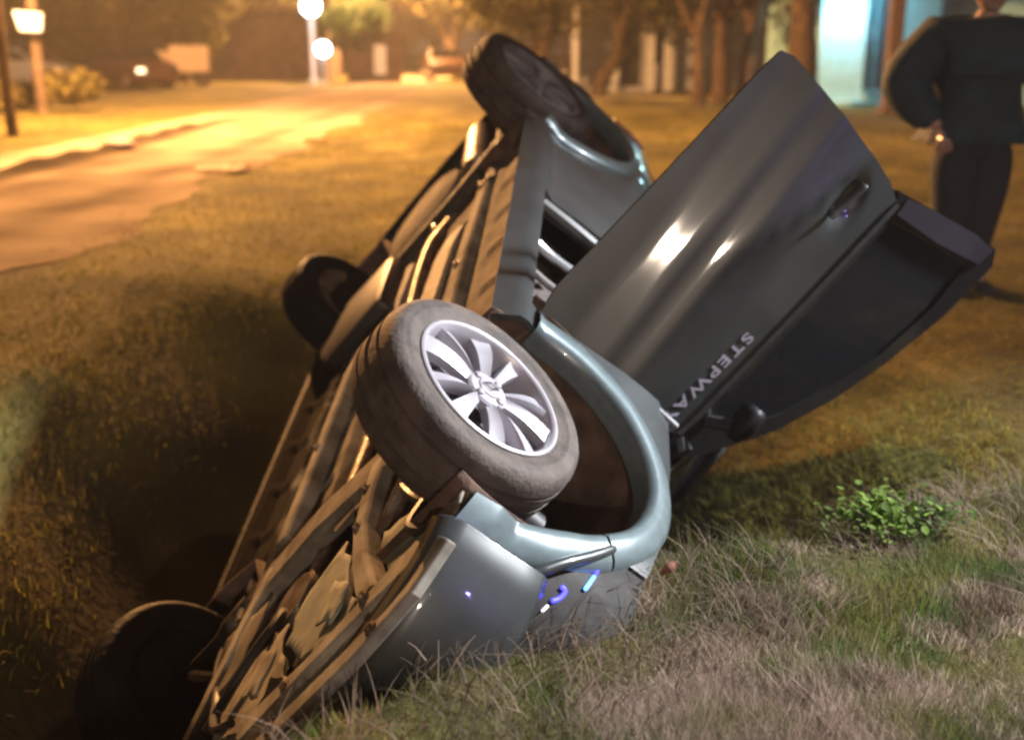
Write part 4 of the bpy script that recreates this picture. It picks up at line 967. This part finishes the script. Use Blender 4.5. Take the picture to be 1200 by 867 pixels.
for x, y in ((-.07, -.02), (.072, .0)):
    bm = bmesh.new(); rows = []
    for yy, w_, h_ in ((.10, .03, .05), (.08, .042, .09), (0, .045, .09), (-.08, .05, .06), (-.16, .048, .05), (-.195, .03, .035)):
        rows.append([bm.verts.new((x + w_ * math.cos(a), y + yy, max(0, h_ * .5 + h_ * .5 * math.sin(a)))) for a in [2 * math.pi * k / 10 for k in range(10)]])
    for p, q in zip(rows, rows[1:]):
        for k in range(10): bm.faces.new((p[k], p[(k + 1) % 10], q[(k + 1) % 10], q[k]))
    bm.faces.new(rows[0]); bm.faces.new(rows[-1][::-1]); bm_obj('shoe', bm, SHOE, per, smooth=True)
# head
bm = bmesh.new(); bmesh.ops.create_uvsphere(bm, u_segments=24, v_segments=18, radius=1)
for v in bm.verts:
    x, y, z = v.co
    w_ = .074 * (1 - .22 * max(0, -z)); v.co = (x * w_, y * .094 * (1 - .12 * max(0, -z)) - .012 * max(0, -z), z * .118)
    if y < -.5: v.co.y -= .018 * math.exp(-((x / .16) ** 2 + ((z + .12) / .22) ** 2)) - .006 * math.exp(-(((abs(x) - .38) / .16) ** 2 + ((z - .1) / .12) ** 2))
bmesh.ops.translate(bm, vec=(0, -.03, 1.66), verts=bm.verts[:]); hd = bm_obj('head', bm, SKIN, per, smooth=True, auto=0)
for s in (-1, 1):
    bm = bmesh.new(); bmesh.ops.create_uvsphere(bm, u_segments=10, v_segments=8, radius=.012, matrix=Matrix.Translation((s * .03, -.115, 1.672))); bm_obj('eye', bm, DARKO, hd, smooth=True)
    bm = bmesh.new(); bmesh.ops.create_uvsphere(bm, u_segments=10, v_segments=8, radius=1, matrix=Matrix.Translation((s * .077, -.02, 1.655)) @ Matrix.Diagonal((.010, .02, .032, 1))); bm_obj('ear', bm, SKIN, hd, smooth=True)
bm = bmesh.new(); tube(bm, smooth_path([(-.026, -.112, 1.605), (0, -.121, 1.603), (.026, -.112, 1.605)], 4), .006, 6); bm_obj('mouth', bm, mat('lips', (.28, .12, .10), rough=.5), hd, smooth=True)
bm = bmesh.new(); bmesh.ops.create_uvsphere(bm, u_segments=22, v_segments=16, radius=1)
bmesh.ops.delete(bm, geom=[v for v in bm.verts if v.co.z < -.25 or (v.co.y < -.45 and v.co.z < .42)], context='VERTS')
for v in bm.verts: v.co = (v.co.x * .083, v.co.y * .102 - .022, v.co.z * .127 + 1.672)
bm_obj('hair', bm, HAIR, hd, smooth=True, auto=0)
# the hand on the hip and the other one: palm plus five fingers each
def hand(base, d, side, parent):
    d = Vector(d).normalized(); sx_ = d.cross(Vector((0, -1, 0))).normalized(); nrm = d.cross(sx_)
    V = [Vector(base), Vector(base) + d * .045, Vector(base) + d * .085]; E = [(0, 1), (1, 2)]; Rr = [(.026, .02), (.036, .018), (.038, .015)]
    for k, (off, ln) in enumerate(((-.030, .068), (-.010, .078), (.010, .074), (.029, .058))):
        p = Vector(base) + d * .088 + sx_ * off; i0 = len(V)
        V += [p, p + d * ln * .45 + nrm * .010, p + d * ln * .8 + nrm * .032]; E += [(2, i0), (i0, i0 + 1), (i0 + 1, i0 + 2)]; Rr += [.0095, .0088, .0075]
    p = Vector(base) + d * .03 + sx_ * .038 * side; i0 = len(V)
    V += [p, p + d * .03 + sx_ * .022 * side, p + d * .058 + sx_ * .020 * side + nrm * .012]; E += [(1, i0), (i0, i0 + 1), (i0 + 1, i0 + 2)]; Rr += [.013, .011, .009]
    skin('hand', V, E, Rr, SKIN, parent, root=0, sub=1)
hand((-.225, -.155, .94), (.25, -.2, -.9), 1, per); hand((.365, -.105, .935), (0, -.1, -1), -1, per)
ci = tag(empty('cigarette', (0, 0, 0)), 'lit cigarette with an orange tip held beside the hip of the person', 'cigarette')
ci.location = (PX - .245, PY - .26, pz + .875)
bm = bmesh.new(); tube(bm, [(0, 0, 0), (-.05, -.02, .01)], .0045, 8); bm_obj('paper', bm, GALV, ci)
bm = bmesh.new(); tube(bm, [(-.05, -.02, .01), (-.066, -.026, .013)], .007, 8); bm_obj('ember', bm, emis('ember_glow', (1, .42, .12), 6), ci)

# ------------------------------------------------------------------ grass
GRASS = mat('grass_blades', (1, 1, 1), color2=(.80, .78, .76), rough=.75, scale=3, attr='tint', spec=.25, translucent=.55)
def blades(name, P, h, wid, lean, cols, r, label, segs=3, ang=None):
    n = len(P); a = r.uniform(0, 6.283, n) if ang is None else ang; dirx = np.stack([np.cos(a), np.sin(a)], 1)
    wv = np.stack([-np.sin(a), np.cos(a)], 1) * (wid * r.uniform(.6, 1.4, n))[:, None]
    V = []; 
    for k in range(segs):
        t = k / segs
        c = P + np.concatenate([dirx * (h * lean * t ** 1.7)[:, None], (h * (t - .28 * lean * t * t))[:, None]], 1)
        off = np.concatenate([wv * (1 - t * .75), np.zeros((n, 1))], 1); V += [c - off, c + off]
    tip = P + np.concatenate([dirx * (h * lean)[:, None], (h * (1 - .28 * lean))[:, None]], 1); V.append(tip)
    m_ = len(V); V = np.stack(V, 1).reshape(-1, 3); b = (np.arange(n) * m_)[:, None]
    T = []
    for k in range(segs - 1): T += [b + np.array([2 * k, 2 * k + 1, 2 * k + 3]), b + np.array([2 * k, 2 * k + 3, 2 * k + 2])]
    T.append(b + np.array([2 * segs - 2, 2 * segs - 1, 2 * segs])); F = np.concatenate(T, 0)
    o = from_np(name, V, F, GRASS, None, smooth=False)
    color_attr(o, np.repeat(cols, m_, 0)); tag(o, label, kind='stuff'); return o
def mixcols(r, P, pal, freq=2.2, spread=.5):
    pal = np.array(pal); n = len(P)
    f = relief(P[:, 0] * freq, P[:, 1] * freq) * .9 + .5 + r.normal(0, spread * .5, n)
    i = np.clip(f, 0, .999) * (len(pal) - 1); k = i.astype(int); fr = (i - k)[:, None]
    return (pal[k] * (1 - fr) + pal[np.minimum(k + 1, len(pal) - 1)] * fr) * r.uniform(.65, 1.3, n)[:, None]
r = np.random.default_rng(5)
# tall dry grass on the near bank: tufts that lean together, green and straw patches
n = 430000; x = r.uniform(-.75, 1.95, n); y = 1.5 + r.uniform(0, 1, n) ** .85 * 1.95
x = np.concatenate([x, r.uniform(-1.2, 2.9, 90000)]); y = np.concatenate([y, r.uniform(.9, 3.9, 90000)]); n = len(x)
d = (y - crest(x)) * .829
clump = relief(x * 6.5 + 3, y * 6.5)
keep = (d < .20) & (d > -1.4) & (r.uniform(0, 1, n) < np.where(d > .05, .5, 1.0) * np.clip(.55 + 1.1 * clump, .10, 1))
x, y, d, clump = x[keep], y[keep], d[keep], clump[keep]
P = np.stack([x, y, ground_z(x, y) - .01], 1); h = (.034 + .055 * np.clip(clump + .30, 0, 1.2)) * r.uniform(.4, 1.3, len(x))
tall = r.uniform(0, 1, len(x)) < np.where(d > -.14, .045, .004); h[tall] *= 2.0
straw = np.array([[.52, .40, .315]]); brown = np.array([[.17, .115, .078]]); green = np.array([[.085, .150, .024]]); olive = np.array([[.185, .175, .045]])
fa = relief(x * 15.0 + 1, y * 15.0) * 1.0 + relief(x * 5.0 + 1, y * 5.0) * .55 - .10 + r.normal(0, .16, len(x)); fb = relief(x * 18.0 - 4, y * 18.0 + 2) * 1.2 + r.normal(0, .16, len(x))
wg = sstep(-.08, .30, fa + .55 * np.exp(-((d + .02) / .16) ** 2) + .7 * sstep(.35, -.2, x) + .25 * sstep(1.2, 2.0, x))[:, None]; wb = sstep(.0, .5, fb + .15 * sstep(.9, 1.5, x))[:, None]
dry = straw * (1 - wb) + brown * wb; liv = olive * (1 - sstep(-.2, .3, fb)[:, None]) + green * sstep(-.2, .3, fb)[:, None]
c = (dry * (1 - wg) + liv * wg) * r.uniform(.35, 1.5, len(x))[:, None]
la = 2.5 * relief(x * 1.9 + 7, y * 1.9) + 1.2 + r.normal(0, .9, len(x))
blades('bank_grass', P, h, .0013, r.uniform(.15, 1.1, len(x)), c, r, 'dry straw and green grass covering the near bank', ang=la)
# flattened dead straw among it
n = 15000; x = r.uniform(-.5, 2.6, n); y = 1.0 + r.uniform(0, 1, n) * 2.8; d = (y - crest(x)) * .829
k = (d < .08) & (d > -1.4) & (relief(x * 6.0 + 1, y * 6.0) < .0); x, y = x[k], y[k]
P = np.stack([x, y, ground_z(x, y) + r.uniform(.01, .05, len(x))], 1)
blades('straw', P, r.uniform(.03, .10, len(x)), .0017, r.uniform(1.2, 2.6, len(x)), np.array([[.27, .20, .145]]) * r.uniform(.35, 1.3, len(x))[:, None], r, 'flattened dead straw strands on the near bank', ang=2.5 * relief(x * 1.9 + 7, y * 1.9) + 1.2 + r.normal(0, .8, len(x)))
# lawn left, right and behind, and on the ditch sides
n = 330000; y = 2.2 * (26 / 2.2) ** r.uniform(0, 1, n); x = r.uniform(-1, 1, n) * (y * .62 + 1.2) + .4
z = ground_z(x, y); d = (y - crest(x)) * .829
k = (d > .25) & ((x > -2.95 - .55 * r.uniform(0, 1, n) ** 2.5) | (x < -7.0)) & (z > np.where(x < 0, -.18, -.6) - .5 * r.uniform(0, 1, n) ** 2); x, y, z = x[k], y[k], z[k]
P = np.stack([x, y, z - .008], 1)
pal = [(.14, .145, .022), (.21, .20, .030), (.27, .235, .045), (.15, .155, .025), (.09, .105, .020), (.22, .205, .036)]
c = mixcols(r, P, pal, 1.6, .5)
sc2 = np.clip(y / 7, 1, 3)
blades('lawn_grass', P, (.018 + .034 * r.uniform(0, 1, len(x)) ** 1.5) * (1 + .8 * (z < -.1)), .003 * sc2, r.uniform(.3, 1.6, len(x)), c, r, 'short olive grass over the lawn and ditch sides', segs=2)
# bright leafy weed on the bank crest
def weed(x, y, sx_, h, n, label, seed, col, name='weed'):
    r = np.random.default_rng(seed); z = float(ground_z(x, y)); t = empty(name, (x, y, z), label=label, cat='weed', group='leafy weeds on the bank')
    p = np.stack([r.normal(0, sx_, n), r.normal(0, sx_ * .6, n), np.abs(r.normal(.5, .28, n)) * h], 1)
    a = r.uniform(0, 6.283, n); tl = r.uniform(.1, .8, n)
    u = np.stack([np.cos(a) * np.cos(tl), np.sin(a) * np.cos(tl), np.sin(tl)], 1); v = np.stack([-np.sin(a), np.cos(a), np.zeros(n)], 1); w_ = np.cross(u, v)
    s = .013 * r.uniform(.6, 1.4, n)[:, None]
    V = np.stack([p - u * s, p - u * s * .3 + v * s * .62 + w_ * s * .12, p + u * s * .5 + v * s * .5 + w_ * s * .1, p + u * s, p + u * s * .5 - v * s * .5 + w_ * s * .1, p - u * s * .3 - v * s * .62 + w_ * s * .12], 1).reshape(-1, 3)
    F = np.concatenate([np.arange(n)[:, None] * 6 + np.array([0, 1, 2, 3]), np.arange(n)[:, None] * 6 + np.array([0, 3, 4, 5])], 0)
    o = from_np('leaves', V, F, GRASS, t, smooth=False); color_attr(o, np.repeat(np.array([col]) * r.uniform(.5, 1.3, n)[:, None], 6, 0)); o['kind'] = 'stuff'
    bm = bmesh.new()
    for k in range(26):
        q = p[k * 3]; tube(bm, [(q[0] * .6, q[1] * .6, -.02), (q[0], q[1], q[2])], [.0022, .0014], 5)
    bm_obj('stems', bm, MATS['weed_stem'], t)['kind'] = 'stuff'
mat('weed_stem', (.10, .14, .05), rough=.7)
weed(1.02, 2.92, .062, .11, 420, 'bright green leafy weed on the crest of the near bank', 1, (.21, .33, .06))
weed(1.17, 2.96, .045, .08, 150, 'sparser green weed right beside the bright leafy one', 2, (.10, .17, .04))
# dry reddish leaf by the bumper
bm = bmesh.new(); rows = []
for k in range(7):
    t_ = k / 6; wv = .018 * math.sin(math.pi * (t_ * .9 + .05)); rows.append([bm.verts.new((t_ * .075, s * wv, .02 * math.sin(t_ * 3) + abs(s) * .010)) for s in (-1, 0, 1)])
for p, q in zip(rows, rows[1:]):
    for i in range(2): bm.faces.new((p[i], p[i + 1], q[i + 1], q[i]))
lf = bm_obj('dry_leaf', bm, mat('dead_leaf', (.20, .085, .055), rough=.7, var=.2, scale=40), None); tag(lf, 'reddish dry leaf caught in the grass below the front wheel arch', 'leaf')
lf.scale = (.7, .7, .7); lf.location = (.36, 2.52, .125); lf.rotation_euler = (R_(50), R_(-30), R_(20)); s = lf.modifiers.new('solid', 'SOLIDIFY'); s.thickness = .001

# ------------------------------------------------------------------ thin haze volume added to imitate glare round the lamps
bm = bmesh.new(); box(bm, (0, 45, 5.0), (230, 150, 15.0))
hz = bm_obj('haze', bm, None); tag(hz, kind='stuff')
hm = bpy.data.materials.new('glare_haze'); hm.use_nodes = True; hn = hm.node_tree; hn.nodes.clear()
ho = hn.nodes.new('ShaderNodeOutputMaterial'); hv = hn.nodes.new('ShaderNodeVolumePrincipled'); hv.inputs['Color'].default_value = (.9, .88, .85, 1); hv.inputs['Density'].default_value = .0017
hn.links.new(hv.outputs[0], ho.inputs['Volume']); hz.data.materials.append(hm)
